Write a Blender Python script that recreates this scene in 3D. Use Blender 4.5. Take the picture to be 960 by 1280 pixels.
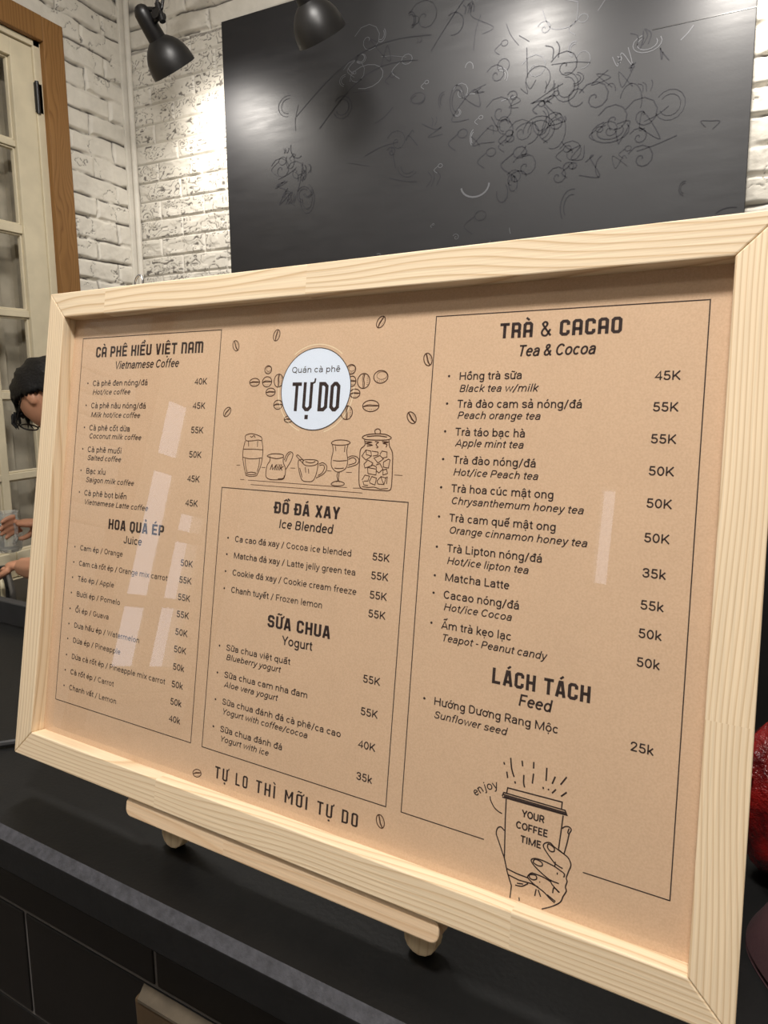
import bpy, bmesh, math, random, unicodedata
import numpy as np
from mathutils import Vector, Matrix

for o in list(bpy.data.objects):
    bpy.data.objects.remove(o, do_unlink=True)
S = bpy.context.scene
COL = S.collection
# ------------------------------------------------------------------ camera, world, lights, exposure
# units are metres; z = 0 is the bottom edge of the menu board, the floor lies at z = -1.05
FLOOR, CEIL = -1.05, 2.15
cam_d = bpy.data.cameras.new('camera')
cam = bpy.data.objects.new('camera', cam_d)
COL.objects.link(cam)
RC = [[0.89593, 0.443982, -0.013767], [0.05055, -0.132701, -0.989866], [-0.44131, 0.886155, -0.141334]]
cam.matrix_world = Matrix(((RC[0][0], -RC[1][0], -RC[2][0], 0.32004),
                           (RC[0][1], -RC[1][1], -RC[2][1], -0.44183),
                           (RC[0][2], -RC[1][2], -RC[2][2], 0.39505),
                           (0, 0, 0, 1)))
cam_d.sensor_fit = 'HORIZONTAL'
cam_d.sensor_width = 36.0
cam_d.lens = 868.652 / 960 * 36.0
cam_d.shift_x = (480 - 461.54) / 960
cam_d.shift_y = -(640 - 601.70) / 960
cam_d.clip_start = 0.02
cam_d.dof.use_dof = False
S.camera = cam

W = bpy.data.worlds.new('daylight')
S.world = W
W.use_nodes = True
W.node_tree.nodes['Background'].inputs[0].default_value = (0.74, 0.83, 1.0, 1)
W.node_tree.nodes['Background'].inputs[1].default_value = 3.0

def area(name, loc, target, size, power, color=(1, .955, .90), spread=180):
    d = bpy.data.lights.new(name, 'AREA')
    d.shape = 'DISK'; d.size = size; d.energy = power; d.color = color; d.spread = math.radians(spread)
    o = bpy.data.objects.new(name, d); COL.objects.link(o)
    o.location = loc
    o.rotation_euler = (Vector(target) - Vector(loc)).to_track_quat('-Z', 'Y').to_euler()
    return o

def spot(name, loc, direction, power, size=110, blend=.8, radius=.03, color=(1, .94, .86)):
    d = bpy.data.lights.new(name, 'SPOT')
    d.energy = power; d.spot_size = math.radians(size); d.spot_blend = blend; d.shadow_soft_size = radius; d.color = color
    o = bpy.data.objects.new(name, d); COL.objects.link(o)
    o.location = loc
    o.rotation_euler = Vector(direction).to_track_quat('-Z', 'Y').to_euler()
    return o

area('ceiling_lamp_front', (0.30, -0.72, 2.12), (0.1, 0.05, 0.2), 0.36, 68)
area('fill_room', (-0.9, -1.6, 2.12), (-0.9, -1.2, -1), 0.5, 12)  # added fill light for the room, has no fitting
area('fill_back', (-0.7, 0.75, 2.12), (-0.9, 1.0, -1), 0.4, 26)  # added fill light, evens out the brick walls at the back
# the next two spot lamps of the row over the blackboard (their shades hang above the frame)
spot('blackboard_lamp_centre', (-0.30, 1.70, 1.62), (0.05, 0.62, -0.78), 20, 150, 1, .05)
spot('blackboard_lamp_end', (0.33, 1.70, 1.62), (0.05, 0.62, -0.78), 30, 150, 1, .05)
S.view_settings.view_transform = 'Standard'
S.view_settings.look = 'None'
S.view_settings.exposure = 0.0
S.view_settings.gamma = 1.0
S.view_settings.use_curve_mapping = False

# ------------------------------------------------------------------ helpers
def lin(r, g, b):
    f = lambda c: (c / 255 / 12.92) if c / 255 <= .04045 else ((c / 255 + .055) / 1.055) ** 2.4
    return (f(r), f(g), f(b), 1)

class MB:
    """collects polygons for one mesh"""
    def __init__(s): s.v = []; s.f = []; s.smooth = False
    def add(s, vs, fs):
        o = len(s.v); s.v.extend([tuple(map(float, p)) for p in vs]); s.f.extend([[i + o for i in f] for f in fs])
        return s
    def box(s, lo, hi):
        (a, b, c), (d, e, f) = lo, hi
        return s.add([(a, b, c), (d, b, c), (d, e, c), (a, e, c), (a, b, f), (d, b, f), (d, e, f), (a, e, f)],
                     [[0, 3, 2, 1], [4, 5, 6, 7], [0, 1, 5, 4], [1, 2, 6, 5], [2, 3, 7, 6], [3, 0, 4, 7]])
    def tube(s, path, r, n=12, caps=True):
        path = [Vector(p) for p in path]
        rs = r if isinstance(r, (list, tuple)) else [r] * len(path)
        t0 = (path[1] - path[0]).normalized()
        up = Vector((0, 0, 1)) if abs(t0.z) < .9 else Vector((1, 0, 0))
        x = t0.cross(up).normalized()
        vs = []
        for i, p in enumerate(path):
            t = (path[min(i + 1, len(path) - 1)] - path[max(i - 1, 0)]).normalized()
            x = (x - t * x.dot(t)).normalized(); y = t.cross(x)
            for k in range(n):
                a = 2 * math.pi * k / n
                vs.append(p + (x * math.cos(a) + y * math.sin(a)) * rs[i])
        fs = []
        for i in range(len(path) - 1):
            for k in range(n):
                k2 = (k + 1) % n
                fs.append([i * n + k, i * n + k2, (i + 1) * n + k2, (i + 1) * n + k])
        if caps:
            fs.append(list(range(n))[::-1]); fs.append([(len(path) - 1) * n + k for k in range(n)])
        return s.add(vs, fs)
    def lathe(s, origin, axis, prof, n=40):
        """prof: list of (distance along axis, radius)"""
        a = Vector(axis).normalized(); o = Vector(origin)
        x = a.orthogonal().normalized(); y = a.cross(x)
        vs = []; fs = []
        for t, r in prof:
            for k in range(n):
                q = 2 * math.pi * k / n
                vs.append(o + a * t + (x * math.cos(q) + y * math.sin(q)) * max(r, 1e-5))
        for i in range(len(prof) - 1):
            for k in range(n):
                k2 = (k + 1) % n
                fs.append([i * n + k, i * n + k2, (i + 1) * n + k2, (i + 1) * n + k])
        return s.add(vs, fs)
    def ellipsoid(s, c, r, n=20, m=12, rot=None):
        vs = []; fs = []
        for i in range(m + 1):
            th = math.pi * i / m
            for k in range(n):
                ph = 2 * math.pi * k / n
                p = Vector((r[0] * math.sin(th) * math.cos(ph), r[1] * math.sin(th) * math.sin(ph), r[2] * math.cos(th)))
                if rot is not None: p = rot @ p
                vs.append(p + Vector(c))
        for i in range(m):
            for k in range(n):
                k2 = (k + 1) % n
                fs.append([i * n + k, (i + 1) * n + k, (i + 1) * n + k2, i * n + k2])
        return s.add(vs, fs)
    def build(s, name, mat, parent=None, smooth=False, bevel=0, seg=2, merge=False):
        me = bpy.data.meshes.new(name)
        me.from_pydata(s.v, [], s.f)
        me.validate(); me.update()
        if bevel or merge:
            bm = bmesh.new(); bm.from_mesh(me)
            bmesh.ops.remove_doubles(bm, verts=bm.verts, dist=1e-6)
            bmesh.ops.recalc_face_normals(bm, faces=bm.faces)
            if bevel:
                ed = [e for e in bm.edges if len(e.link_faces) == 2 and e.calc_face_angle(0) > .5]
                bmesh.ops.bevel(bm, geom=ed, offset=bevel, segments=seg, profile=.5, affect='EDGES', clamp_overlap=True)
            bm.to_mesh(me); bm.free()
        if smooth:
            me.polygons.foreach_set('use_smooth', [True] * len(me.polygons))
            try: me.set_sharp_from_angle(angle=math.radians(40))
            except Exception: pass
        me.materials.append(mat)
        o = bpy.data.objects.new(name, me); COL.objects.link(o)
        if parent is not None: o.parent = parent
        return o

def tag(o, label=None, cat=None, group=None, kind=None):
    if label: o['label'] = label
    if cat: o['category'] = cat
    if group: o['group'] = group
    if kind: o['kind'] = kind
    return o

def thing(name, label, cat, loc=(0, 0, 0), group=None, mat=None):
    o = bpy.data.objects.new(name, None); COL.objects.link(o)
    o.empty_display_size = .05
    if mat is not None: o.matrix_world = mat
    else: o.location = loc
    return tag(o, label, cat, group)

# ---- materials
def new_mat(name):
    m = bpy.data.materials.new(name); m.use_nodes = True
    nt = m.node_tree; b = nt.nodes['Principled BSDF']
    return m, nt, b

def nd(nt, t, **kw):
    n = nt.nodes.new(t)
    for k, v in kw.items():
        if k == 'inp':
            for i, x in v.items(): n.inputs[i].default_value = x
        else: setattr(n, k, v)
    return n

def plain(name, col, rough=.5, metal=0, spec=.5, noise=None, bump=None):
    """noise=(scale, amount) mottles the colour, bump=(scale, strength, distance) roughens the surface"""
    m, nt, b = new_mat(name)
    b.inputs['Base Color'].default_value = col
    b.inputs['Roughness'].default_value = rough
    b.inputs['Metallic'].default_value = metal
    b.inputs['Specular IOR Level'].default_value = spec
    tc = nd(nt, 'ShaderNodeTexCoord')
    if noise:
        n = nd(nt, 'ShaderNodeTexNoise', inp={'Scale': noise[0], 'Detail': 5.0})
        nt.links.new(tc.outputs['Object'], n.inputs['Vector'])
        r = nd(nt, 'ShaderNodeValToRGB')
        a = noise[1]
        r.color_ramp.elements[0].position = .3; r.color_ramp.elements[1].position = .7
        r.color_ramp.elements[0].color = tuple(c * (1 - a) for c in col[:3]) + (1,)
        r.color_ramp.elements[1].color = tuple(min(1, c * (1 + a)) for c in col[:3]) + (1,)
        nt.links.new(n.outputs['Fac'], r.inputs['Fac']); nt.links.new(r.outputs['Color'], b.inputs['Base Color'])
    if bump:
        n = nd(nt, 'ShaderNodeTexNoise', inp={'Scale': bump[0], 'Detail': 4.0})
        nt.links.new(tc.outputs['Object'], n.inputs['Vector'])
        bp = nd(nt, 'ShaderNodeBump', inp={'Strength': bump[1], 'Distance': bump[2]})
        nt.links.new(n.outputs['Fac'], bp.inputs['Height']); nt.links.new(bp.outputs['Normal'], b.inputs['Normal'])
    return m

def wood(name, light, dark, axis=0, joints=(), freq=150, contrast=1.0, rough=.55, warp=.012, stretch=.7):
    """long-grained board; axis = grain direction in object space, joints = finger joints along it"""
    m, nt, b = new_mat(name)
    L = nt.links.new
    tc = nd(nt, 'ShaderNodeTexCoord')
    sep = nd(nt, 'ShaderNodeSeparateXYZ'); L(tc.outputs['Object'], sep.inputs[0])
    ax = sep.outputs[axis]; cr = sep.outputs[2 if axis == 0 else 0]; dp = sep.outputs[1]
    def math_(op, a, b_=None, v=None):
        n = nd(nt, 'ShaderNodeMath', operation=op)
        L(a, n.inputs[0])
        if b_ is not None: L(b_, n.inputs[1])
        if v is not None: n.inputs[1].default_value = v
        return n.outputs[0]
    seg = None
    for j in joints:
        g = math_('GREATER_THAN', ax, v=j)
        seg = g if seg is None else math_('ADD', seg, g)
    off = math_('MULTIPLY', seg, v=3.37) if seg is not None else None
    axs = math_('MULTIPLY', ax, v=stretch)
    if off is not None: axs = math_('ADD', axs, off)
    comb = nd(nt, 'ShaderNodeCombineXYZ')
    L(axs, comb.inputs[0]); L(math_('MULTIPLY', cr, v=3.2), comb.inputs[1]); L(math_('MULTIPLY', dp, v=3.2), comb.inputs[2])
    n1 = nd(nt, 'ShaderNodeTexNoise', inp={'Scale': 2.6, 'Detail': 2.0, 'Roughness': .45}); L(comb.outputs[0], n1.inputs['Vector'])
    w = math_('MULTIPLY', n1.outputs['Fac'], v=warp * 8)
    u = math_('ADD', cr, w)
    u = math_('ADD', u, math_('MULTIPLY', dp, v=.35))
    if off is not None: u = math_('ADD', u, math_('MULTIPLY', off, v=.137))
    ring = math_('FRACT', math_('MULTIPLY', u, v=freq))
    ramp = nd(nt, 'ShaderNodeValToRGB'); L(ring, ramp.inputs[0])
    e = ramp.color_ramp.elements
    mid = tuple(light[i] * .55 + dark[i] * .45 for i in range(3)) + (1,)
    lt = tuple(light[i] * contrast + (1 - contrast) * mid[i] for i in range(3)) + (1,)
    dk = tuple(dark[i] * contrast + (1 - contrast) * mid[i] for i in range(3)) + (1,)
    e[0].position = 0; e[0].color = lt
    e[1].position = 1; e[1].color = lt
    for p, c in ((.45, lt), (.72, mid), (.86, dk), (.93, mid)):
        x = e.new(p); x.color = c
    # fine fibres
    comb2 = nd(nt, 'ShaderNodeCombineXYZ')
    L(math_('MULTIPLY', axs, v=14), comb2.inputs[0]); L(math_('MULTIPLY', cr, v=700), comb2.inputs[1]); L(math_('MULTIPLY', dp, v=700), comb2.inputs[2])
    n2 = nd(nt, 'ShaderNodeTexNoise', inp={'Scale': 1.0, 'Detail': 3.0}); L(comb2.outputs[0], n2.inputs['Vector'])
    mix = nd(nt, 'ShaderNodeMix', data_type='RGBA', blend_type='MULTIPLY')
    mix.inputs[0].default_value = 1.0
    fr = nd(nt, 'ShaderNodeMapRange', inp={1: .3, 2: .7, 3: .90, 4: 1.04}); L(n2.outputs['Fac'], fr.inputs[0])
    L(ramp.outputs[0], mix.inputs[6]); L(fr.outputs[0], mix.inputs[7])
    # big soft tone patches
    n3 = nd(nt, 'ShaderNodeTexNoise', inp={'Scale': 1.5, 'Detail': 1.0}); L(comb.outputs[0], n3.inputs['Vector'])
    fr2 = nd(nt, 'ShaderNodeMapRange', inp={1: .3, 2: .7, 3: .91, 4: 1.05}); L(n3.outputs['Fac'], fr2.inputs[0])
    mix2 = nd(nt, 'ShaderNodeMix', data_type='RGBA', blend_type='MULTIPLY'); mix2.inputs[0].default_value = 1.0
    L(mix.outputs[2], mix2.inputs[6]); L(fr2.outputs[0], mix2.inputs[7])
    L(mix2.outputs[2], b.inputs['Base Color'])
    b.inputs['Roughness'].default_value = rough
    b.inputs['Specular IOR Level'].default_value = .35
    bp = nd(nt, 'ShaderNodeBump', inp={'Strength': .25, 'Distance': .0006}); L(n2.outputs['Fac'], bp.inputs['Height'])
    L(bp.outputs['Normal'], b.inputs['Normal'])
    return m

def glass_mat(name, gloss=.02, tint=(1, 1, 1, 1), ior=1.5, boost=1.0):
    m, nt, b = new_mat(name)
    nt.nodes.remove(b)
    out = nt.nodes['Material Output']
    tr = nd(nt, 'ShaderNodeBsdfTransparent'); tr.inputs[0].default_value = tint
    gl = nd(nt, 'ShaderNodeBsdfGlossy'); gl.inputs['Roughness'].default_value = gloss
    fr = nd(nt, 'ShaderNodeFresnel'); fr.inputs[0].default_value = ior
    ge = nd(nt, 'ShaderNodeNewGeometry')
    inv = nd(nt, 'ShaderNodeMath', operation='SUBTRACT'); inv.inputs[0].default_value = 1
    nt.links.new(ge.outputs['Backfacing'], inv.inputs[1])
    mu = nd(nt, 'ShaderNodeMath', operation='MULTIPLY'); nt.links.new(fr.outputs[0], mu.inputs[0]); nt.links.new(inv.outputs[0], mu.inputs[1])
    mb = nd(nt, 'ShaderNodeMath', operation='MULTIPLY', use_clamp=True); mb.inputs[1].default_value = boost; nt.links.new(mu.outputs[0], mb.inputs[0])
    mx = nd(nt, 'ShaderNodeMixShader')
    nt.links.new(mb.outputs[0], mx.inputs[0]); nt.links.new(tr.outputs[0], mx.inputs[1]); nt.links.new(gl.outputs[0], mx.inputs[2])
    nt.links.new(mx.outputs[0], out.inputs[0])
    return m

PINE_L, PINE_D = lin(243, 222, 190), lin(213, 182, 142)
M_pine_top = wood('pine_top', PINE_L, PINE_D, 0, (-.2606, -.0057), freq=150, warp=.013)
M_pine_bot = wood('pine_bottom', PINE_L, PINE_D, 0, (-.1365, .21), freq=210, warp=.009, contrast=.85)
M_pine_right = wood('pine_right', PINE_L, PINE_D, 2, (.187,), freq=270, warp=.006, contrast=.8)
M_pine_left = wood('pine_left', PINE_L, PINE_D, 2, (), freq=250, warp=.006, contrast=.8)
M_easel = wood('easel_pine', lin(240, 212, 178), lin(222, 186, 146), 0, (-.052,), freq=120, contrast=.7)
M_easel_v = wood('easel_pine_legs', lin(226, 206, 172), lin(204, 176, 138), 2, (), freq=120, contrast=.7)
M_hard = wood('hardboard', lin(150, 110, 76), lin(128, 92, 62), 0, (), freq=60, contrast=.4)
M_casing = wood('oak_casing', lin(142, 103, 58), lin(120, 82, 42), 2, (), freq=170, warp=.010, stretch=.9)
M_casing_h = wood('oak_casing_head', lin(136, 98, 54), lin(114, 78, 40), 1, (), freq=170, warp=.010, stretch=.9)
M_cream = plain('cream_paint', lin(208, 197, 170), .5, noise=(9, .10), bump=(40, .25, .002))
M_ink = plain('dark_brown_ink', lin(56, 43, 41), .6, spec=.2)
M_ink_soft = plain('sepia_ink', lin(78, 50, 36), .6, spec=.2)
M_logo = plain('white_print', lin(228, 238, 252), .6, spec=.2)
M_halo = plain('pale_print', lin(240, 222, 190), .6, spec=.2)
M_black_metal = plain('black_enamel', lin(27, 26, 26), .42, noise=(60, .12))
M_black_plastic = plain('black_plastic', lin(22, 21, 22), .38)
M_darkwood = wood('black_stained_wood', lin(46, 43, 42), lin(30, 28, 28), 0, (), freq=90, rough=.5)
M_steel = plain('steel', lin(190, 190, 192), .25, metal=1)
M_glass = glass_mat('clear_glass')
M_acrylic = glass_mat('clear_acrylic_sheet', gloss=.015, boost=1.25)

# kraft paper
M_kraft, nt, b = new_mat('kraft_paper')
tc = nd(nt, 'ShaderNodeTexCoord')
n1 = nd(nt, 'ShaderNodeTexNoise', inp={'Scale': 700.0, 'Detail': 3.0}); n2 = nd(nt, 'ShaderNodeTexNoise', inp={'Scale': 22.0, 'Detail': 5.0, 'Roughness': .65})
nt.links.new(tc.outputs['Object'], n1.inputs['Vector']); nt.links.new(tc.outputs['Object'], n2.inputs['Vector'])
r1 = nd(nt, 'ShaderNodeValToRGB'); r1.color_ramp.elements[0].position = .34; r1.color_ramp.elements[1].position = .62
r1.color_ramp.elements[0].color = lin(211, 179, 148); r1.color_ramp.elements[1].color = lin(219, 188, 157)
r2 = nd(nt, 'ShaderNodeMapRange', inp={1: .3, 2: .7, 3: .975, 4: 1.02}); nt.links.new(n2.outputs['Fac'], r2.inputs[0])
mx = nd(nt, 'ShaderNodeMix', data_type='RGBA', blend_type='MULTIPLY'); mx.inputs[0].default_value = 1
nt.links.new(n1.outputs['Fac'], r1.inputs[0]); nt.links.new(r1.outputs[0], mx.inputs[6]); nt.links.new(r2.outputs[0], mx.inputs[7])
nt.links.new(mx.outputs[2], b.inputs['Base Color']); b.inputs['Roughness'].default_value = .7; b.inputs['Specular IOR Level'].default_value = .2

# painted masonry: white paint, dark lines at unpainted brick cracks, panel ridges and panel top edge
def masonry(name, paint, dark_lines):
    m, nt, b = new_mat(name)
    at = nd(nt, 'ShaderNodeAttribute', attribute_name='dark_lines')
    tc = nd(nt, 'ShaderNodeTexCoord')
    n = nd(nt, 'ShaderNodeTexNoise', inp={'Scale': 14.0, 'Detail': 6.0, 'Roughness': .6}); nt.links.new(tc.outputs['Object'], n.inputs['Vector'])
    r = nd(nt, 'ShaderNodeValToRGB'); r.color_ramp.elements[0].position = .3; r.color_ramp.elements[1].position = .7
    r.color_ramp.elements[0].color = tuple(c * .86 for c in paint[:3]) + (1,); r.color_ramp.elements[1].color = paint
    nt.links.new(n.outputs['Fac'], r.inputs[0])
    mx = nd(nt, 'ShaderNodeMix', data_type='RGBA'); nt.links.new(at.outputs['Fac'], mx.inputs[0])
    nt.links.new(r.outputs[0], mx.inputs[6]); mx.inputs[7].default_value = dark_lines
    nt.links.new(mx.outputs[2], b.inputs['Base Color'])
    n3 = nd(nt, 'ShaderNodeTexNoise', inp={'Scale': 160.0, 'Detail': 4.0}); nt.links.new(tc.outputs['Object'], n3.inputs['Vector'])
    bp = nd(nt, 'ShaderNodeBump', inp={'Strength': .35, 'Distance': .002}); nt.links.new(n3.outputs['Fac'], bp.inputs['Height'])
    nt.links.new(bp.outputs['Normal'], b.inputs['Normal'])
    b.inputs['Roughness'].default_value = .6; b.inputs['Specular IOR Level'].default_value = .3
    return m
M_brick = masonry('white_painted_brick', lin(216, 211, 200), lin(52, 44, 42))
M_plaster = plain('off_white_plaster', lin(205, 198, 184), .8, noise=(6, .06))
M_floor = plain('dark_floor_tile', lin(92, 84, 78), .45, noise=(4, .15))
M_ceil = plain('ceiling_paint', lin(226, 222, 214), .85)

# ------------------------------------------------------------------ the room
def vnoise(x, y, seed=0):
    xi = np.floor(x).astype(np.int64); yi = np.floor(y).astype(np.int64)
    fx = x - xi; fy = y - yi
    fx = fx * fx * (3 - 2 * fx); fy = fy * fy * (3 - 2 * fy)
    def h(a, b):
        n = (a * 374761393 + b * 668265263 + seed * 1442695041) & 0x7fffffff
        n = ((n ^ (n >> 13)) * 1274126177) & 0x7fffffff
        return ((n ^ (n >> 16)) & 0xffff) / 65535.0
    return (h(xi, yi) * (1 - fx) + h(xi + 1, yi) * fx) * (1 - fy) + (h(xi, yi + 1) * (1 - fx) + h(xi + 1, yi + 1) * fx) * fy

def fbm(x, y, seed=0, n=4):
    s = 0; a = .5; t = 0
    for i in range(n):
        s = s + a * vnoise(x * 2 ** i, y * 2 ** i, seed + i * 17); t += a; a *= .5
    return s / t

def sst(a, b, x):
    t = np.clip((x - a) / (b - a), 0, 1); return t * t * (3 - 2 * t)

def courses(u, z, row, length):
    ri = np.floor(z / row)
    uo = u / length + (ri % 2) * .5 + .07 * np.sin(ri * 12.9)
    bi = np.floor(uo)
    fu = uo - bi; fz = z / row - ri
    return ri, bi, np.minimum(fu, 1 - fu) * length, np.minimum(fz, 1 - fz) * row

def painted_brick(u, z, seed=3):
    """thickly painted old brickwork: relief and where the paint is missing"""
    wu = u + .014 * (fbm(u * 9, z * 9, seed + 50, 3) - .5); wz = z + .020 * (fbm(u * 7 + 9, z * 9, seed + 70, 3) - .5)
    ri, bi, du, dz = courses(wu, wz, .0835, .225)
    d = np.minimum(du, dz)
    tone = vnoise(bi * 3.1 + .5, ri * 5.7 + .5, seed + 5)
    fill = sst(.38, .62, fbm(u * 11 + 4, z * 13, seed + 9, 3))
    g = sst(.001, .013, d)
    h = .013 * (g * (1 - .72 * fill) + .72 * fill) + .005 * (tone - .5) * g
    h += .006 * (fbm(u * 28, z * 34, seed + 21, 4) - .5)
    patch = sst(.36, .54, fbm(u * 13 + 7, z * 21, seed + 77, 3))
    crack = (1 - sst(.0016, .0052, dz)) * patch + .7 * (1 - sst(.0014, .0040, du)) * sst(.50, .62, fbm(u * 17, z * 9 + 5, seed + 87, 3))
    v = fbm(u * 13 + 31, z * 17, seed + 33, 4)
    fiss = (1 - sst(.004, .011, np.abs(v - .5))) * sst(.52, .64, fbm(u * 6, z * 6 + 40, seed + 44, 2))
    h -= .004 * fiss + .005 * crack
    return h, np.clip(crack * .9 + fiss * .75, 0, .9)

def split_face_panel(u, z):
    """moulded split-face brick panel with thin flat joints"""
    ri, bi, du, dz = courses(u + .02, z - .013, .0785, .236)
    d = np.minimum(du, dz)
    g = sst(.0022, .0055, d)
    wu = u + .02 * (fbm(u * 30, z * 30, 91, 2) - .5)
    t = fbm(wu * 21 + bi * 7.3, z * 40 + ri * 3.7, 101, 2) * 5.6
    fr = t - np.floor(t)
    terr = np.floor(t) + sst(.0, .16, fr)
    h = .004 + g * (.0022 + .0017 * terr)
    line = (1 - sst(.07, .18, np.abs(fr - .06))) * g * sst(.36, .47, fbm(u * 17, z * 21, 120, 2))  # dark strokes along the terrace edges of each brick
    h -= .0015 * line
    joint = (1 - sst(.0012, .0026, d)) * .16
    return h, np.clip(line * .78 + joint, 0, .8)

def relief_wall(name, us, zs, fn, place, holes=(), extra=None):
    U_, Z_ = np.meshgrid(us, zs, indexing='ij')
    h, dark_lines = fn(U_, Z_)
    P = place(U_, h, Z_).reshape(-1, 3)
    n, m = len(us), len(zs)
    i, j = np.meshgrid(np.arange(n - 1), np.arange(m - 1), indexing='ij')
    a = (i * m + j).ravel(); quads = np.stack([a, a + m, a + m + 1, a + 1], 1)
    uc = (us[:-1] + us[1:]) / 2; zc = (zs[:-1] + zs[1:]) / 2
    keep = np.ones((n - 1, m - 1), bool)
    for (u0, u1, z0, z1) in holes:
        keep &= ~(((uc > u0) & (uc < u1))[:, None] & ((zc > z0) & (zc < z1))[None, :])
    quads = quads[keep.ravel()]
    me = bpy.data.meshes.new(name)
    vs = P.tolist(); fs = quads.tolist()
    k = len(vs)
    if extra:
        vs += [tuple(p) for p in extra.v]; fs += [[q + k for q in f] for f in extra.f]
    me.from_pydata(vs, [], fs); me.update()
    at = me.attributes.new('dark_lines', 'FLOAT', 'POINT')
    vals = np.zeros(len(vs), np.float32); vals[:k] = dark_lines.ravel(); at.data.foreach_set('value', vals)
    me.polygons.foreach_set('use_smooth', [True] * len(me.polygons))
    me.materials.append(M_brick)
    o = bpy.data.objects.new(name, me); COL.objects.link(o)
    return tag(o, kind='structure')

def steps(spans):
    """spans: list of (start, step); last entry gives the end"""
    out = []
    for (a, st), (b_, _) in zip(spans[:-1], spans[1:]):
        out += list(np.linspace(a, b_, max(1, int(round((b_ - a) / st))), endpoint=False))
    out.append(spans[-1][0])
    return np.array(out)

XL, XR, YB, YF = -2.04, 2.3, 2.0, -3.5
zs = steps([(FLOOR, .05), (.20, .007), (.70, .0032), (1.95, .03), (CEIL, 0)])
# back wall (faces the camera): moulded panels up to z = 1.80, old painted brick above and to the right
xs = steps([(XL, .0032), (-1.47, .04), (.32, .0036), (.62, .009), (1.5, .04), (XR, 0)])
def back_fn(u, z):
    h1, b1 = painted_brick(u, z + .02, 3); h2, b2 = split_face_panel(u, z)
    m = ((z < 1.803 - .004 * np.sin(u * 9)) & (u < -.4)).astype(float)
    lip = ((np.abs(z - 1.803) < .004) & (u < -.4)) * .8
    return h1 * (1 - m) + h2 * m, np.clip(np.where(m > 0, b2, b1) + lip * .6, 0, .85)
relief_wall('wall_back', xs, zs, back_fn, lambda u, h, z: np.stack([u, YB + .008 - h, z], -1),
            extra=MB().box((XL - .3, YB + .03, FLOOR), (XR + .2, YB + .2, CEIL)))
# left wall with two French windows
W1 = (.54, 1.55, -.36, 1.68); W2 = (-1.90, -1.36, -.36, 1.68)
ys = steps([(YF, .06), (W2[0], .06), (W2[1], .06), (-.4, .012), (W1[0], .05), (W1[1], .0032), (YB + .005, 0)])
zl_ = np.unique(np.concatenate([zs, [W1[2], W1[3]]]))
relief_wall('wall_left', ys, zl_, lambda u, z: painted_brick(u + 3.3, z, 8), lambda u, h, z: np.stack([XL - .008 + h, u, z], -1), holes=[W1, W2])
o = MB()
for (y0, y1) in ((YF, W2[0]), (W2[1], W1[0]), (W1[1], YB + .2)): o.box((XL - .2, y0, FLOOR), (XL - .03, y1, CEIL))
for w in (W1, W2):
    o.box((XL - .2, w[0], FLOOR), (XL - .03, w[1], w[2])); o.box((XL - .2, w[0], w[3]), (XL - .03, w[1], CEIL))
me_ = o.build('wall_left_masonry', M_plaster); me_.name = 'wall_left_core'; tag(me_, kind='structure')
W3 = (-.715, -.575, .47, 1.12)
o = MB()
o.box((XL - .2, YF - .15, FLOOR), (W3[0], YF, CEIL)); o.box((W3[1], YF - .15, FLOOR), (XR + .2, YF, CEIL))
o.box((W3[0], YF - .15, FLOOR), (W3[1], YF, W3[2])); o.box((W3[0], YF - .15, W3[3]), (W3[1], YF, CEIL))
tag(o.build('wall_front', M_plaster), kind='structure')
tag(MB().box((XR, YF, FLOOR), (XR + .2, YB + .03, CEIL)).build('wall_right', M_plaster), kind='structure')
tag(MB().box((XL - .2, YF - .15, FLOOR - .1), (XR + .2, YB + .2, FLOOR)).build('floor', M_floor), kind='structure')
tag(MB().box((XL - .2, YF - .15, CEIL), (XR + .2, YB + .2, CEIL + .1)).build('ceiling', M_ceil), kind='structure')
# corner batten and painted conduit
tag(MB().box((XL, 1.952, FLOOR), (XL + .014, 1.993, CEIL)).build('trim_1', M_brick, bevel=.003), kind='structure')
tag(MB().tube([(XL + .026, 1.984, FLOOR), (XL + .026, 1.984, CEIL)], .0125, 14).build('trim_2', M_brick, smooth=True), kind='structure')

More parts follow.
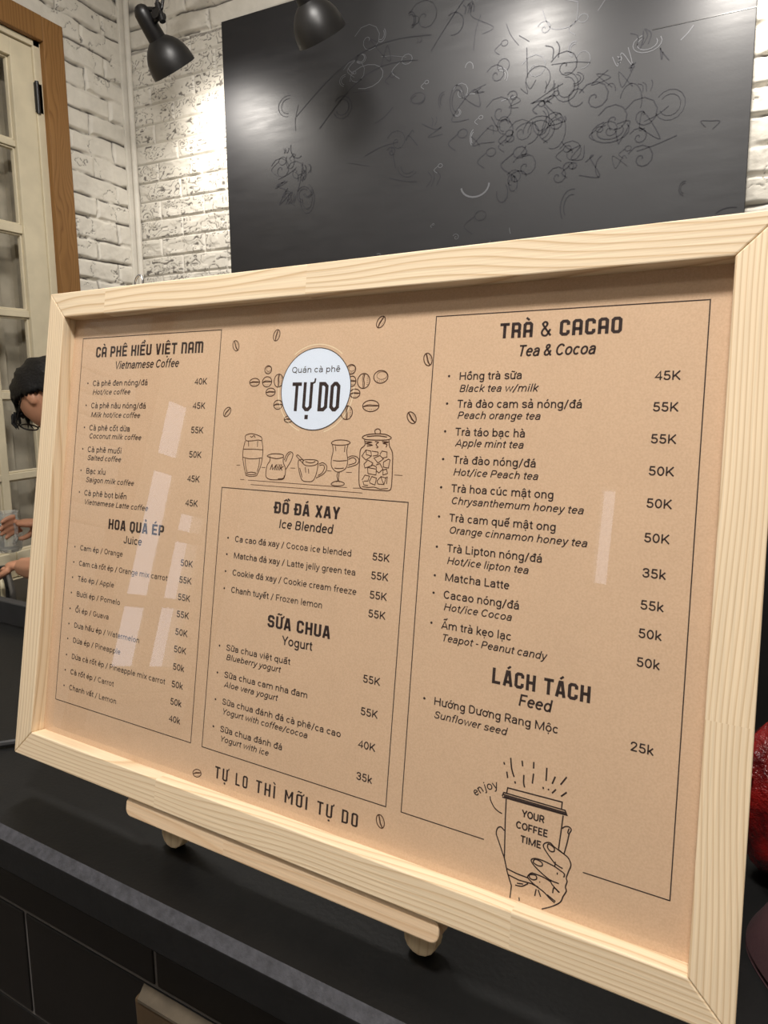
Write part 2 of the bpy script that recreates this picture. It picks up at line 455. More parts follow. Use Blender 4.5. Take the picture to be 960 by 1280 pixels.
ROWS = [(1.30, 1.592), (.998, 1.276), (.683, .966), (.377, .657), (.071, .35), (-.23, .045)]
def french_window(name, leaves, opening, casing=True, shutter=False, rows=None):
    """leaves: list of (y0, y1, [pane columns]); faces +X in the left wall"""
    y0, y1, z0, z1 = opening
    root = MB()
    t = .031
    root.box((XL - .10, y0, z0), (XL + .002, y0 + t, z1)); root.box((XL - .10, y1 - t, z0), (XL + .002, y1, z1))
    root.box((XL - .10, y0, z1 - .022), (XL + .002, y1, z1)); root.box((XL - .10, y0, z0), (XL + .02, y1, z0 + .03))
    r = tag(root.build(name, M_cream, bevel=.003), kind='structure')
    for li, (a, b_, cols) in enumerate(leaves):
        ROWS_ = rows[li] if rows else ROWS
        m = MB(); xf, xb = XL - .006, XL - .045
        ztop, zbot = z1 - .026, z0 + .033
        edges = [a] + [c for col in cols for c in col] + [b_]
        for k in range(0, len(edges), 2):
            wide = k in (0, len(edges) - 2)
            m.box((xb, edges[k], zbot), (xf if wide else xf - .008, edges[k + 1], ztop))
        zz = [ztop] + [c for row in ROWS_ for c in row[::-1]] + [zbot]
        for col in cols:
            for k in range(0, len(zz), 2):
                wide = k in (0, len(zz) - 2)
                m.box((xb, col[0], zz[k + 1]), (xf if wide else xf - .008, col[1], zz[k]))
            for (p, q) in ROWS_:                               # glazing beads
                for e in ((col[0], col[0] + .007, p, q), (col[1] - .007, col[1], p, q), (col[0], col[1], p, p + .007), (col[0], col[1], q - .007, q)):
                    m.box((xb + .005, e[0], e[2]), (xf - .016, e[1], e[3]))
        lf = m.build('window_leaf', M_cream, r)
        bv = lf.modifiers.new('soft edges', 'BEVEL'); bv.width = .0025; bv.segments = 2
        g = MB()
        for col in cols:
            for (p, q) in ROWS_:
                g.box((XL - .034, col[0], p), (XL - .031, col[1], q))
        g.build('glass_pane', M_glass, lf)
    if casing:
        c = .095
        for (a, b_) in ((y0 - c, y0), (y1, y1 + c)):
            MB().box((XL - .01, a, z0 - .1), (XL + .024, b_, z1 + .09)).build('casing_jamb', M_casing, r, bevel=.004)
        MB().box((XL - .01, y0, z1), (XL + .026, y1, z1 + .09)).build('casing_head', M_casing_h, r, bevel=.004)
        h = MB().tube([(XL + .004, y1 - .027, 1.42), (XL + .004, y1 - .027, 1.535)], .0075, 10)
        h.box((XL - .004, y1 - .035, 1.425), (XL + .002, y1 - .004, 1.53))
        tag(h.build('hinge', M_black_plastic, r, smooth=True), 'black hinge on the casing side')
    if shutter:
        s = MB(); xs_ = XL - .17
        for (a, b_) in ((y0, y0 + .07), (1.0, 1.05), (1.345, 1.41), (y1 - .06, y1)): s.box((xs_ - .02, a, z0), (xs_ + .02, b_, z1))
        s.box((xs_ - .02, 1.41, z0), (xs_ - .005, y1 - .06, z1)); s.box((xs_ - .03, y0, z0), (xs_ - .022, y1, z1))  # second box: solid board added behind the slats to block daylight
        z = z0
        while z < z1 - .03:
            for (a, b_) in ((y0 + .07, 1.0), (1.05, 1.345)):
                s.add([(xs_ - .018, a, z + .036), (xs_ - .018, b_, z + .036), (xs_ + .016, b_, z), (xs_ + .016, a, z), (xs_ - .018, a, z + .028), (xs_ - .018, b_, z + .028), (xs_ + .016, b_, z - .008), (xs_ + .016, a, z - .008)],
                      [[0, 1, 2, 3], [7, 6, 5, 4], [3, 2, 6, 7], [0, 4, 5, 1]])
            z += .048
        s.build('louvred_shutter', plain('weathered_shutter', lin(178, 170, 152), .7, noise=(12, .2)), r)
    return r
french_window('window_1', [(1.047, 1.519, [(1.107, 1.250), (1.281, 1.4255)]), (.571, 1.043, [(.6645, .808), (.839, .983)])], W1, shutter=True)
french_window('window_2', [(-1.617, -1.391, [(-1.585, -1.45)]), (-1.865, -1.621, [(-1.818, -1.652)])], W2,
              rows=[[(.695, .95), (.075, .63), (-.23, .035)], [(.385, .475), (.075, .345), (-.23, .045)]])
m = MB()
for a in ((W3[0], W3[0] + .03, W3[2], W3[3]), (W3[1] - .03, W3[1], W3[2], W3[3]), (W3[0], W3[1], W3[2], W3[2] + .05), (W3[0], W3[1], W3[3] - .05, W3[3])):
    m.box((a[0], YF - .09, a[2]), (a[1], YF - .02, a[3]))
w3 = tag(m.build('window_3', M_cream), kind='structure')
MB().box((W3[0], YF - .06, W3[2]), (W3[1], YF - .055, W3[3])).build('glass_pane', M_glass, w3)

# ------------------------------------------------------------------ blackboard on the back wall
M_board, nt, b = new_mat('satin_blackboard')
tc = nd(nt, 'ShaderNodeTexCoord'); mp = nd(nt, 'ShaderNodeMapping'); mp.inputs['Scale'].default_value = (2.5, 1, 14)
n = nd(nt, 'ShaderNodeTexNoise', inp={'Scale': 3.0, 'Detail': 6.0, 'Roughness': .6})
nt.links.new(tc.outputs['Object'], mp.inputs[0]); nt.links.new(mp.outputs[0], n.inputs['Vector'])
r = nd(nt, 'ShaderNodeMapRange', inp={1: .3, 2: .7, 3: .46, 4: .56}); nt.links.new(n.outputs['Fac'], r.inputs[0]); nt.links.new(r.outputs[0], b.inputs['Roughness'])
c = nd(nt, 'ShaderNodeValToRGB'); c.color_ramp.elements[0].color = lin(25, 25, 28); c.color_ramp.elements[1].color = lin(33, 33, 36); nt.links.new(n.outputs['Fac'], c.inputs[0]); nt.links.new(c.outputs[0], b.inputs['Base Color'])
n2 = nd(nt, 'ShaderNodeTexNoise', inp={'Scale': 120.0, 'Detail': 3.0}); nt.links.new(tc.outputs['Object'], n2.inputs['Vector'])
bp = nd(nt, 'ShaderNodeBump', inp={'Strength': .12, 'Distance': .001}); nt.links.new(n2.outputs['Fac'], bp.inputs['Height']); nt.links.new(bp.outputs['Normal'], b.inputs['Normal'])
BBF = 1.966
bb = thing('blackboard', 'large black chalkboard covered in faint scratched doodles, on the white brick back wall', 'blackboard', (-.568, BBF, .9))
o = MB().box((-.935, 0, -.45), (.935, .014, .908)).build('board_panel', M_board, bb, bevel=.0015)
o = MB().box((.66, -.0012, .53), (.935, .001, .533)).build('panel_seam', M_black_plastic, bb)

def ribbon(mb, pts, w, place, smooth=False, closed=False, sub=5):
    """flat stroke of width w along 2-D points; place(x, y) gives the 3-D vertex"""
    P = [Vector(p) for p in pts]
    if closed and (P[0] - P[-1]).length < 1e-6: P = P[:-1]
    if smooth and len(P) > 2:
        Q = []; n = len(P); rng = range(n) if closed else range(n - 1)
        for i in rng:
            if closed: p0, p1, p2, p3 = P[i - 1], P[i], P[(i + 1) % n], P[(i + 2) % n]
            else: p0, p1, p2, p3 = P[max(i - 1, 0)], P[i], P[i + 1], P[min(i + 2, n - 1)]
            for k in range(sub):
                t = k / sub
                Q.append(.5 * ((2 * p1) + (p2 - p0) * t + (2 * p0 - 5 * p1 + 4 * p2 - p3) * t * t + (3 * p1 - p0 - 3 * p2 + p3) * t ** 3))
        if not closed: Q.append(P[-1])
        P = Q
    n = len(P); vs = []
    for i in range(n):
        a = P[i - 1] if (closed or i > 0) else None
        c = P[(i + 1) % n] if (closed or i < n - 1) else None
        d1 = (P[i] - a).normalized() if a is not None else (c - P[i]).normalized()
        d2 = (c - P[i]).normalized() if c is not None else d1
        n1 = Vector((-d1.y, d1.x)); n2 = Vector((-d2.y, d2.x))
        m = n1 + n2
        if m.length < .3: m = n1
        else:
            m = m.normalized(); m = m * min(1 / max(m.dot(n1), .4), 1.6)
        vs.append(place(*(P[i] + m * w / 2))); vs.append(place(*(P[i] - m * w / 2)))
    fs = [[2 * i, 2 * i + 1, 2 * i + 3, 2 * i + 2] for i in range(n - 1)]
    if closed: fs.append([2 * n - 2, 2 * n - 1, 1, 0])
    mb.add(vs, fs)

# faint old doodles on the blackboard: raised glossy lines and a few pale chalk remains
rnd = random.Random(11)
place_bb = lambda x, y: (x, -.0008, y)
lines, pale = MB(), MB()
def doodle(mb, cx, cy, s, w):
    k = rnd.choice((0, 0, 2, 3, 6, 0, 4, 1))
    if k == 0:
        a0 = rnd.uniform(0, 6.28); span = rnd.uniform(2, 5.5); rx, ry = s * rnd.uniform(.4, 1), s * rnd.uniform(.4, 1)
        pts = [(cx + rx * math.cos(a0 + span * i / 12), cy + ry * math.sin(a0 + span * i / 12)) for i in range(13)]
        ribbon(mb, pts, w, place_bb)
        if rnd.random() < .5: ribbon(mb, [(cx + (p[0] - cx) * .7, cy + (p[1] - cy) * .7) for p in pts], w, place_bb)
    elif k == 1:
        for i in range(rnd.randrange(2, 5)):
            a = rnd.uniform(-.5, .5) + 1.2; x = cx + i * s * .28
            ribbon(mb, [(x, cy), (x + s * .5 * math.cos(a) + rnd.uniform(-.1, .1) * s, cy + s * .5 * math.sin(a)), (x + s * .8 * math.cos(a + .4), cy + s * .8 * math.sin(a + .4))], w, place_bb, True)
    elif k == 2:
        ribbon(mb, [(cx + rnd.uniform(-s, s), cy + rnd.uniform(-s, s)) for _ in range(5)], w, place_bb, True)
    elif k == 3:
        pts = [(cx + s * .16 * t * math.cos(t * 1.5), cy + s * .16 * t * math.sin(t * 1.5)) for t in [i * .4 for i in range(16)]]
        ribbon(mb, pts, w, place_bb)
    elif k == 4:
        a = rnd.uniform(0, 3.14); ribbon(mb, [(cx - s * math.cos(a), cy - s * math.sin(a)), (cx + rnd.uniform(-.2, .2) * s, cy + rnd.uniform(-.2, .2) * s), (cx + s * math.cos(a), cy + s * math.sin(a))], w, place_bb, True)
    elif k == 5:
        ribbon(mb, [(cx - s + i * s * .25, cy + (s * .22 if i % 2 else -s * .1)) for i in range(8)], w, place_bb, True)
    else:
        r_ = s * .35
        ribbon(mb, [(cx + r_ * math.cos(i * .63), cy + r_ * .8 * math.sin(i * .63)) for i in range(10)], w, place_bb, False, True)
        ribbon(mb, [(cx - r_, cy), (cx - s, cy - s * .5), (cx - s * .5, cy - s)], w, place_bb, True)
def cloud(mb, n, cx, cy, sx, sy, smin, smax, w):
    for _ in range(n):
        doodle(mb, cx + rnd.gauss(0, sx), cy + rnd.gauss(0, sy), rnd.uniform(smin, smax), w * rnd.uniform(.7, 1.3))
cloud(lines, 22, -.62, .28, .045, .10, .02, .055, .0026)
cloud(lines, 48, .36, .34, .10, .14, .02, .065, .0030)
cloud(lines, 44, -.02, .40, .18, .20, .02, .07, .0024)
cloud(lines, 26, .62, .28, .10, .12, .02, .06, .0024)
cloud(pale, 9, -.28, .60, .10, .05, .03, .08, .0022)
cloud(pale, 10, .10, .36, .12, .12, .015, .035, .0022)
cloud(pale, 9, .46, .55, .12, .05, .02, .05, .0026)
cloud(pale, 6, .05, .0, .18, .08, .01, .02, .0020)
for (x0, x1, y0, y1, bow) in ((-.60, -.05, .50, .67, .08), (-.50, -.10, .44, .60, .07), (-.05, .30, .62, .86, .06)):
    ribbon(lines, [(x0 + (x1 - x0) * t, y0 + (y1 - y0) * t + bow * math.sin(t * 3.14)) for t in [i / 12 for i in range(13)]], .003, place_bb)
ribbon(pale, [(.11 + .05 * math.cos(a), .16 - .04 * math.sin(a)) for a in [i * .25 for i in range(13)]], .006, place_bb)
ribbon(pale, [(.34, .78), (.36, .84), (.45, .82), (.47, .74), (.34, .78)], .0035, place_bb)
ribbon(pale, [(.345, .70), (.44, .66)], .003, place_bb); ribbon(pale, [(.33, .66), (.36, .60), (.43, .60), (.44, .66)], .0025, place_bb, True)
ribbon(pale, [(.52, .72), (.58, .78), (.66, .77), (.70, .72), (.60, .70), (.52, .72)], .0035, place_bb, True)
ribbon(pale, [(.50, .62), (.56, .68), (.66, .68), (.72, .60)], .003, place_bb, True)
M_line = plain('raised_black_line', lin(50, 50, 54), .6, spec=.12)
M_pale = plain('chalk_remains', lin(88, 89, 93), .8)
lo = lines.build('raised_doodle_lines', M_line, bb); tag(lo, kind='stuff')
po = pale.build('chalk_remains', M_pale, bb); tag(po, kind='stuff')
for o_ in (lo, po):
    # keep the drawing inside the panel
    bm = bmesh.new(); bm.from_mesh(o_.data)
    bmesh.ops.delete(bm, geom=[v for v in bm.verts if not (-.92 < v.co.x < .92 and -.4 < v.co.z < .89)], context='VERTS')
    bm.to_mesh(o_.data); bm.free()

# ------------------------------------------------------------------ swing-arm lamps over the blackboard
def swing_lamp(label, rim, axis, lit):
    a = Vector(axis).normalized(); rim = Vector(rim)
    root = thing('swing_arm_lamp', label, 'lamp', rim, 'swing-arm lamps over the blackboard')
    back = -a
    sh = MB().lathe((0, 0, 0), back, [(0, .100), (.015, .0995), (.04, .097), (.065, .090), (.088, .078), (.106, .063), (.120, .047), (.127, .036),
                                        (.1255, .033), (.117, .044), (.104, .060), (.086, .075), (.063, .087), (.039, .094), (.015, .0965), (0, .0975), (0, .100)], 48)
    sh.build('lamp_shade', M_black_metal, root, smooth=True)
    so = MB().lathe((0, 0, 0), back, [(.118, .0), (.118, .037), (.125, .038), (.20, .036), (.228, .034), (.246, .027), (.256, .015), (.259, .0)], 32)
    so.build('lamp_socket', M_black_plastic, root, smooth=True)
    bulb = MB().lathe((0, 0, 0), back, [(.035, 0), (.037, .012), (.045, .024), (.06, .03), (.075, .027), (.09, .018), (.118, .014)], 20)
    mb, nt, b = new_mat('bulb_lit' if lit else 'bulb_off')
    b.inputs['Base Color'].default_value = lin(240, 236, 228)
    if lit:
        b.inputs['Emission Color'].default_value = (1, .92, .8, 1); b.inputs['Emission Strength'].default_value = 8
    bulb.build('bulb', mb, root, smooth=True)
    # joint, knob and the pair of arm rods up to a wall bracket
    side = Vector((.062, -.02, .03))
    j = back * .165 + side
    jt = MB()
    jt.tube([back * .17, j], .011, 10); jt.tube([j + Vector((0, -.022, 0)), j + Vector((0, .022, 0))], .019, 16)
    jt.tube([j + Vector((.018, 0, -.028)), j + Vector((-.004, 0, .045))], .013, 10)
    jt.build('arm_joint', M_black_plastic, root, smooth=True)
    kn = MB().tube([j + Vector((-.05, -.012, .03)), j + Vector((-.012, -.012, .02))], .009, 10)
    kn.build('wing_knob', M_black_plastic, root, smooth=True)
    top = j + Vector((.035, .04, .30))
    for s in (-.016, .016):
        MB().tube([j + Vector((s, 0, .02)), top + Vector((s, 0, 0))], .0062, 10).build('arm_rod', M_black_plastic, root, smooth=True)
    wall = Vector((top.x, YB - rim.y - .006, top.z + .03))
    br = MB().tube([top + Vector((-.026, 0, 0)), top + Vector((.026, 0, 0))], .015, 12)
    br.tube([top, wall], .009, 10); br.tube([wall + Vector((0, -.012, 0)), wall + Vector((0, .004, 0))], .035, 20)
    br.build('wall_bracket', M_black_plastic, root, smooth=True)
    if lit:
        l = spot('lamp_light', rim + back * .032, a, 22, 165, 1, .05); l.parent = root; l.matrix_parent_inverse = Matrix.Translation(-rim)
    root.scale = (.85, .85, .85)
    return root
AX = (.147, .62, -.76)
swing_lamp('black swing-arm lamp hanging lit over white brick, left of the blackboard', (-1.520, 1.70, 1.538), AX, True)
swing_lamp('black swing-arm lamp hanging in front of the blackboard top edge', (-.895, 1.70, 1.515), AX, False)

# traced line drawings of the printed menu, in millimetres on the paper
DRAW={"cup":[[[196.3,100.9],[196.8,105.2],[236.3,106.0],[236.1,101.4]],[[193.1,98.2],[194.2,101.1],[238.6,100.9],[240.2,97.8],[193.2,97.5]],[[193.8,99.6],[239.3,99.4]],[[194.4,98.5],[239.7,98.4]],[[196.3,96.9],[196.7,81.0],[198.0,54.5],[200.8,45.5],[204.5,36.9],[204.1,27.9]],[[237.6,97.0],[236.0,73.3]],[[200.1,47.8],[207.4,46.7],[216.5,46.3]],[[201.7,43.8],[209.7,42.6],[218.7,43.2],[223.7,42.5]]],"hand":[[[196.6,74.0],[193.9,75.9],[191.4,74.3],[190.7,70.2],[192.6,65.8],[198.0,54.5]],[[237.5,87.9],[239.3,89.8],[242.1,90.4],[243.7,88.8],[242.5,85.6],[241.5,79.1],[239.9,70.9]],[[242.2,89.3],[241.5,86.2],[242.7,85.6]],[[235.7,72.9],[239.9,70.9]],[[239.9,70.9],[243.1,69.1],[245.1,65.0],[243.7,59.8],[242.6,55.2],[243.3,53.0],[242.4,48.9],[243.2,46.3],[241.2,41.8],[239.6,37.4],[234.2,32.6],[227.2,28.2]],[[234.0,62.5],[228.8,67.4],[225.4,71.6],[226.4,74.3],[229.7,75.6],[233.2,73.6],[239.9,70.9]],[[228.4,74.0],[229.8,74.4],[232.8,73.0],[233.0,70.6],[230.6,69.9],[228.5,71.6],[228.4,74.0]],[[234.0,62.5],[237.0,61.4],[239.7,60.8]],[[234.4,63.9],[234.2,60.4]],[[234.2,60.4],[226.3,61.7],[220.4,61.6],[217.5,59.7],[218.7,57.3],[222.9,54.3],[231.0,50.3],[237.8,49.7]],[[220.4,61.0],[219.1,58.4],[222.7,57.2],[225.4,58.0],[224.9,60.3],[220.4,61.0]],[[234.2,60.4],[238.1,58.9],[241.1,57.5],[240.8,55.0]],[[232.5,48.9],[227.1,50.4],[221.1,50.8],[218.2,50.5],[215.9,47.6],[216.5,45.9],[221.7,42.8],[227.8,40.5],[231.9,37.6],[235.9,35.6]],[[217.1,49.0],[217.5,46.7],[220.0,46.3],[222.2,47.8],[221.2,49.9],[217.1,49.0]],[[231.9,50.6],[233.1,47.6],[238.7,43.8]],[[234.0,41.7],[234.7,45.8],[238.2,43.6]],[[230.3,39.4],[233.8,37.8],[236.3,36.7]],[[236.3,56.9],[236.2,55.4]],[[224.4,46.6],[224.6,45.9]],[[207.2,38.3],[212.0,39.0],[216.3,42.4]],[[208.4,40.0],[212.9,40.9]],[[222.4,40.6],[221.7,35.5]],[[223.8,40.6],[225.9,36.3]],[[210.6,30.6],[211.0,28.3]]],"rays":[[[192.6,122.9],[193.3,121.1]],[[195.3,116.6],[196.3,112.1]],[[197.5,127.2],[198.8,119.5],[201.0,114.1]],[[201.7,111.3],[202.3,109.7]],[[206.0,127.3],[206.7,123.3]],[[208.0,117.5],[208.2,112.1],[209.2,108.8]],[[214.5,128.5],[214.6,123.8]],[[214.9,120.3],[214.5,113.0]],[[224.0,126.8],[224.1,117.5]],[[230.3,122.2],[228.5,116.6]],[[238.2,124.0],[234.3,117.6]],[[238.9,113.5],[235.2,109.7]],[[222.3,112.8],[222.6,111.3]],[[225.9,112.4],[226.5,111.6]],[[231.4,113.5],[228.8,110.1]]],"tail":[[[184.1,95.5],[184.8,92.6],[187.8,88.4],[191.1,86.4],[194.0,85.7]]],"glass":[[[-72.2,355.9],[-69.4,357.4],[-65.7,358.1],[-61.3,357.6],[-57.0,356.6],[-53.5,355.1],[-52.9,352.1],[-56.6,352.5],[-62.9,351.7],[-68.3,351.3],[-71.6,352.0],[-72.2,355.9]],[[-72.0,351.2],[-73.5,343.9],[-73.5,336.2],[-71.5,328.7],[-68.2,319.5]],[[-52.5,351.7],[-50.7,343.8],[-50.8,335.5],[-52.1,327.9],[-55.8,319.8]],[[-68.2,319.5],[-62.4,318.8],[-55.8,319.8]],[[-73.1,343.5],[-62.2,343.9],[-51.0,343.7]],[[-73.3,336.1],[-66.7,335.0],[-60.3,335.1],[-51.4,336.3]],[[-68.2,350.9],[-67.5,346.2]],[[-57.4,351.6],[-57.3,346.1]],[[-70.4,334.7],[-69.2,327.9],[-67.1,322.5]],[[-53.9,335.4],[-53.9,329.5],[-55.4,323.5]],[[-68.1,321.6],[-62.3,322.8],[-56.1,322.3]],[[-67.7,320.6],[-62.1,320.5],[-56.3,321.2]],[[-66.5,356.0],[-64.8,354.8],[-62.3,356.5],[-60.5,354.5]]],"jug":[[[-45.3,338.2],[-40.8,340.2],[-34.6,340.7],[-28.0,340.1],[-27.3,338.1],[-33.2,336.4],[-39.4,336.8],[-45.3,338.2]],[[-42.4,338.1],[-41.8,334.2],[-44.5,329.9],[-45.4,323.2],[-44.5,319.1],[-39.7,317.3],[-31.5,317.5],[-25.5,318.5],[-23.8,322.7],[-24.1,328.4],[-26.8,333.2],[-27.1,338.1]],[[-26.0,335.3],[-23.5,340.7],[-20.2,343.0],[-17.0,341.3],[-18.0,336.0],[-21.5,330.1],[-23.4,327.2]],[[-24.4,334.1],[-21.9,339.9],[-19.5,341.5]],[[-24.8,321.8],[-25.5,319.3],[-31.5,318.3]]],"teacup":[[[-5.2,336.1],[1.5,337.0],[8.3,336.7],[10.4,334.8],[6.8,332.2],[-0.9,331.5],[-4.9,332.9],[-5.2,336.1]],[[-5.3,336.9],[-10.5,335.3],[-9.3,327.5],[-6.8,321.1],[-4.0,318.1],[1.3,317.7],[6.1,318.6],[9.0,323.6],[10.3,330.8],[10.4,334.8]],[[-4.6,335.4],[-11.0,340.3],[-12.6,339.9],[-12.3,338.8],[-5.4,333.3]],[[-3.1,335.0],[2.8,334.1],[7.5,335.5]],[[-2.7,330.2],[-1.8,325.4]],[[-8.5,329.1],[-5.3,321.2]],[[0.8,328.8],[1.5,324.8]],[[11.4,333.5],[15.4,334.8],[19.5,332.2],[19.1,327.9],[15.3,324.2],[9.3,321.3]],[[12.0,332.3],[15.6,332.9],[17.3,330.4],[15.1,325.9],[11.2,323.6]]],"goblet":[[[22.6,352.3],[25.9,354.3],[32.9,355.0],[39.0,354.3],[41.3,352.6],[37.3,351.0],[30.3,350.4],[24.2,350.9],[22.6,352.3]],[[23.7,350.8],[24.9,345.3],[23.8,338.4],[24.3,332.4],[27.7,328.7],[31.5,327.6],[36.2,329.1],[39.4,332.2],[40.1,338.2],[38.5,345.8],[39.4,351.3]],[[26.9,349.6],[27.7,345.4]],[[36.4,350.0],[36.3,344.8]],[[25.4,337.2],[31.5,337.0],[39.4,337.8]],[[27.5,330.8],[32.0,330.6],[37.0,331.3]],[[31.5,327.6],[30.6,324.2],[31.7,320.8],[30.5,319.0]],[[32.8,327.7],[32.4,324.3],[32.4,320.8],[34.0,319.2]],[[25.6,317.5],[29.0,319.4],[34.0,319.7],[38.3,318.5],[37.2,316.7],[31.3,315.8],[26.2,316.2],[25.6,317.5]],[[40.2,340.3],[44.0,341.9],[48.9,341.1],[51.1,338.7],[49.9,335.3],[45.7,333.4],[40.4,331.9]],[[40.8,338.7],[45.1,340.5],[48.2,338.5],[47.4,336.0],[41.2,334.0]]],"jar":[[[52.8,358.0],[58.0,360.2],[67.4,361.0],[74.9,360.6],[80.0,358.3],[78.1,356.6],[71.6,355.9],[62.2,355.8],[55.4,356.2],[52.8,358.0]],[[57.1,358.5],[67.5,359.4],[76.0,358.6]],[[65.1,360.8],[64.4,363.7],[66.9,365.2],[69.5,363.8],[69.3,360.9]],[[55.0,355.6],[55.8,351.4],[52.2,347.9],[51.6,342.0],[52.5,322.0],[55.0,315.4],[61.8,314.6],[75.0,314.6],[81.5,315.0],[83.5,318.8],[83.1,335.1],[82.2,345.7],[79.0,351.3],[78.1,356.2]],[[55.6,354.3],[62.3,353.9],[56.7,352.7],[63.0,351.6],[57.8,350.6]],[[65.1,354.6],[68.5,354.1],[66.3,352.1],[68.3,350.1],[67.0,349.3]],[[71.7,354.8],[77.8,354.4],[72.7,353.4],[76.6,352.5],[75.8,350.2]]],"jar_ice":[[[57.1,347.3],[62.0,346.6],[62.8,342.5],[57.8,338.9],[53.7,342.1],[57.1,347.3]],[[62.9,346.6],[68.7,346.0],[68.9,343.5],[64.2,342.5]],[[70.7,344.0],[72.3,347.0],[77.1,346.3],[77.4,342.2],[72.8,341.2]],[[65.3,340.9],[70.8,343.2],[74.3,340.5],[69.4,337.0],[65.3,340.9]],[[74.5,338.0],[78.9,340.6],[80.4,339.9],[79.5,333.3],[74.8,333.9],[74.5,338.0]],[[56.2,335.5],[59.7,339.0],[64.7,336.7],[63.0,334.2],[57.4,332.3],[56.2,335.5]],[[59.8,332.8],[64.8,335.1],[68.3,333.6],[68.4,327.0],[60.7,327.8],[59.8,332.8]],[[59.8,332.8],[67.9,331.9]],[[67.7,335.2],[71.3,336.6],[74.5,332.2],[71.0,328.8],[68.1,330.7]],[[74.6,331.4],[77.7,332.4],[79.0,328.8],[74.9,327.3],[74.6,331.4]],[[55.4,322.1],[57.9,326.4],[62.3,325.8],[61.2,321.6],[57.4,321.4]],[[62.6,321.7],[64.7,325.6],[69.0,324.5],[68.1,318.7],[63.2,320.1],[62.6,321.7]],[[69.7,322.1],[73.1,326.0],[77.9,325.0],[76.5,319.6],[70.8,319.7],[69.7,322.1]],[[56.4,321.4],[57.7,318.1],[61.5,317.9]],[[77.0,325.0],[79.2,325.9],[78.7,320.2]],[[55.9,316.7],[61.7,316.3],[67.3,317.0],[73.1,315.7],[80.4,316.6]],[[57.1,347.3],[57.9,343.5],[62.8,342.5]],[[73.1,326.0],[74.3,323.2],[76.5,319.6]]],"shelf":[[[-80.2,328.5],[-75.8,328.5]],[[-50.6,327.8],[-46.4,327.7]],[[-18.6,328.7],[-13.4,328.7]],[[-74.6,315.5],[-69.7,315.5]],[[20.1,328.1],[24.7,328.1]],[[39.3,327.8],[45.2,327.9]],[[85.5,327.9],[92.8,327.9]],[[47.3,314.9],[55.0,315.3]],[[-65.3,315.3],[41.4,315.0]],[[-61.7,311.4],[56.8,311.4]]]}
BEANS=[(-51.5,416.8,3.9,3.7,0),(-66.2,405.5,5.8,3.7,1),(-51.8,405.8,5.3,4.7,1),(-38.8,406.7,5.0,5.9,2),(-46.9,396.3,5.3,3.7,1),(-37.5,384.9,4.8,4.1,1),(-24.9,371.8,4.4,2.9,1),(37.0,415.2,4.4,4.1,0),(50.0,405.1,6.0,6.3,2),(66.2,408.3,6.7,5.3,0),(38.6,405.0,3.9,4.4,1),(42.4,394.6,5.0,3.8,1),(58.7,384.1,7.8,4.7,1),(35.6,378.3,5.7,5.9,2)]

# ------------------------------------------------------------------ bar counter under the board
YAW = -.059
CT = -.055                                     # counter top
RZ = Matrix.Rotation(YAW, 4, 'Z')
counter = thing('bar_counter', 'black bar counter with tiled front carrying the menu board and easel', 'counter', mat=RZ @ Matrix.Translation((0, 0, FLOOR)))
M_top = plain('black_stone_top', lin(11, 11, 11), .5, spec=.3, noise=(30, .25), bump=(220, .2, .001))
M_edge = plain('grey_edge', lin(58, 58, 63), .75, noise=(120, .35), bump=(260, .5, .0015))  # chamfer strip in a lighter grey than the top
M_face = plain('black_stone_face', lin(20, 20, 21), .7, spec=.3, noise=(60, .2), bump=(200, .35, .001))
X0, X1 = -1.45, 1.25
H0 = CT - FLOOR
yf = -.0365
m = MB()
# worktop: slab with a chamfered front
prof = [(yf, 0), (.345, 0), (.345, -.042), (yf - .009, -.042), (yf - .009, -.008)]
vs = [(x, y, H0 + z) for x in (X0, X1) for (y, z) in prof]; k = len(prof)
m.add(vs, [[0, 1, 1 + k, k], [1, 2, 2 + k, 1 + k], [2, 3, 3 + k, 2 + k], [4, 3, 2, 1, 0], [k, k + 1, k + 2, k + 3, k + 4]])
m.build('worktop', M_top, counter, merge=True)
e = MB().add([(X0, yf, H0), (X1, yf, H0), (X1, yf - .009, H0 - .008), (X0, yf - .009, H0 - .008), (X0, yf - .0075, H0 - .0095), (X1, yf - .0075, H0 - .0095), (X1, yf + .002, H0 - .0005), (X0, yf + .002, H0 - .0005)],
             [[0, 1, 6, 7], [0, 3, 2, 1], [3, 4, 5, 2], [4, 7, 6, 5], [0, 7, 4, 3], [1, 2, 5, 6]])
tag(e.build('worktop_edge', M_edge, counter, merge=True), 'grey front edge of the worktop')
MB().box((X0, yf - .0092, H0 - .042), (X1, yf + .012, H0 - .0082)).build('fascia', M_face, counter, bevel=.001)
up_ = MB().box((X0, .3455, H0 - .09), (X1, .365, H0 + .043)).build('counter_upstand', plain('dark_slate', lin(38, 38, 40), .55, noise=(40, .15)), None, bevel=.002)
up_.matrix_world = RZ @ Matrix.Translation((0, 0, FLOOR)); tag(up_, 'low dark slate upstand along the rear edge of the black counter', 'upstand')
MB().box((X0, -.010, 0), (X1, .335, H0 - .045)).build('counter_body', plain('black_board', lin(14, 13, 13), .7), counter)
tl = MB(); gr = 0
yt = -.0205
for ri in range(9):
    z1 = H0 - .046 - (.076 if ri == 0 else .076 + .127 * (ri - 1) + .0) + 0
    z1 = H0 - .046 if ri == 0 else H0 - .114 - .127 * (ri - 1)
    z0 = H0 - .114 if ri == 0 else z1 - .127
    if z0 < .02: break
    x = -1.45 - (.2 if ri % 2 else 0) + .125
    while x < X1:
        a, b_ = max(x + .002, X0), min(x + .398, X1)
        if b_ > a: tl.box((a, yt, z0 + .002), (b_, -.009, z1 - .002))
        x += .4
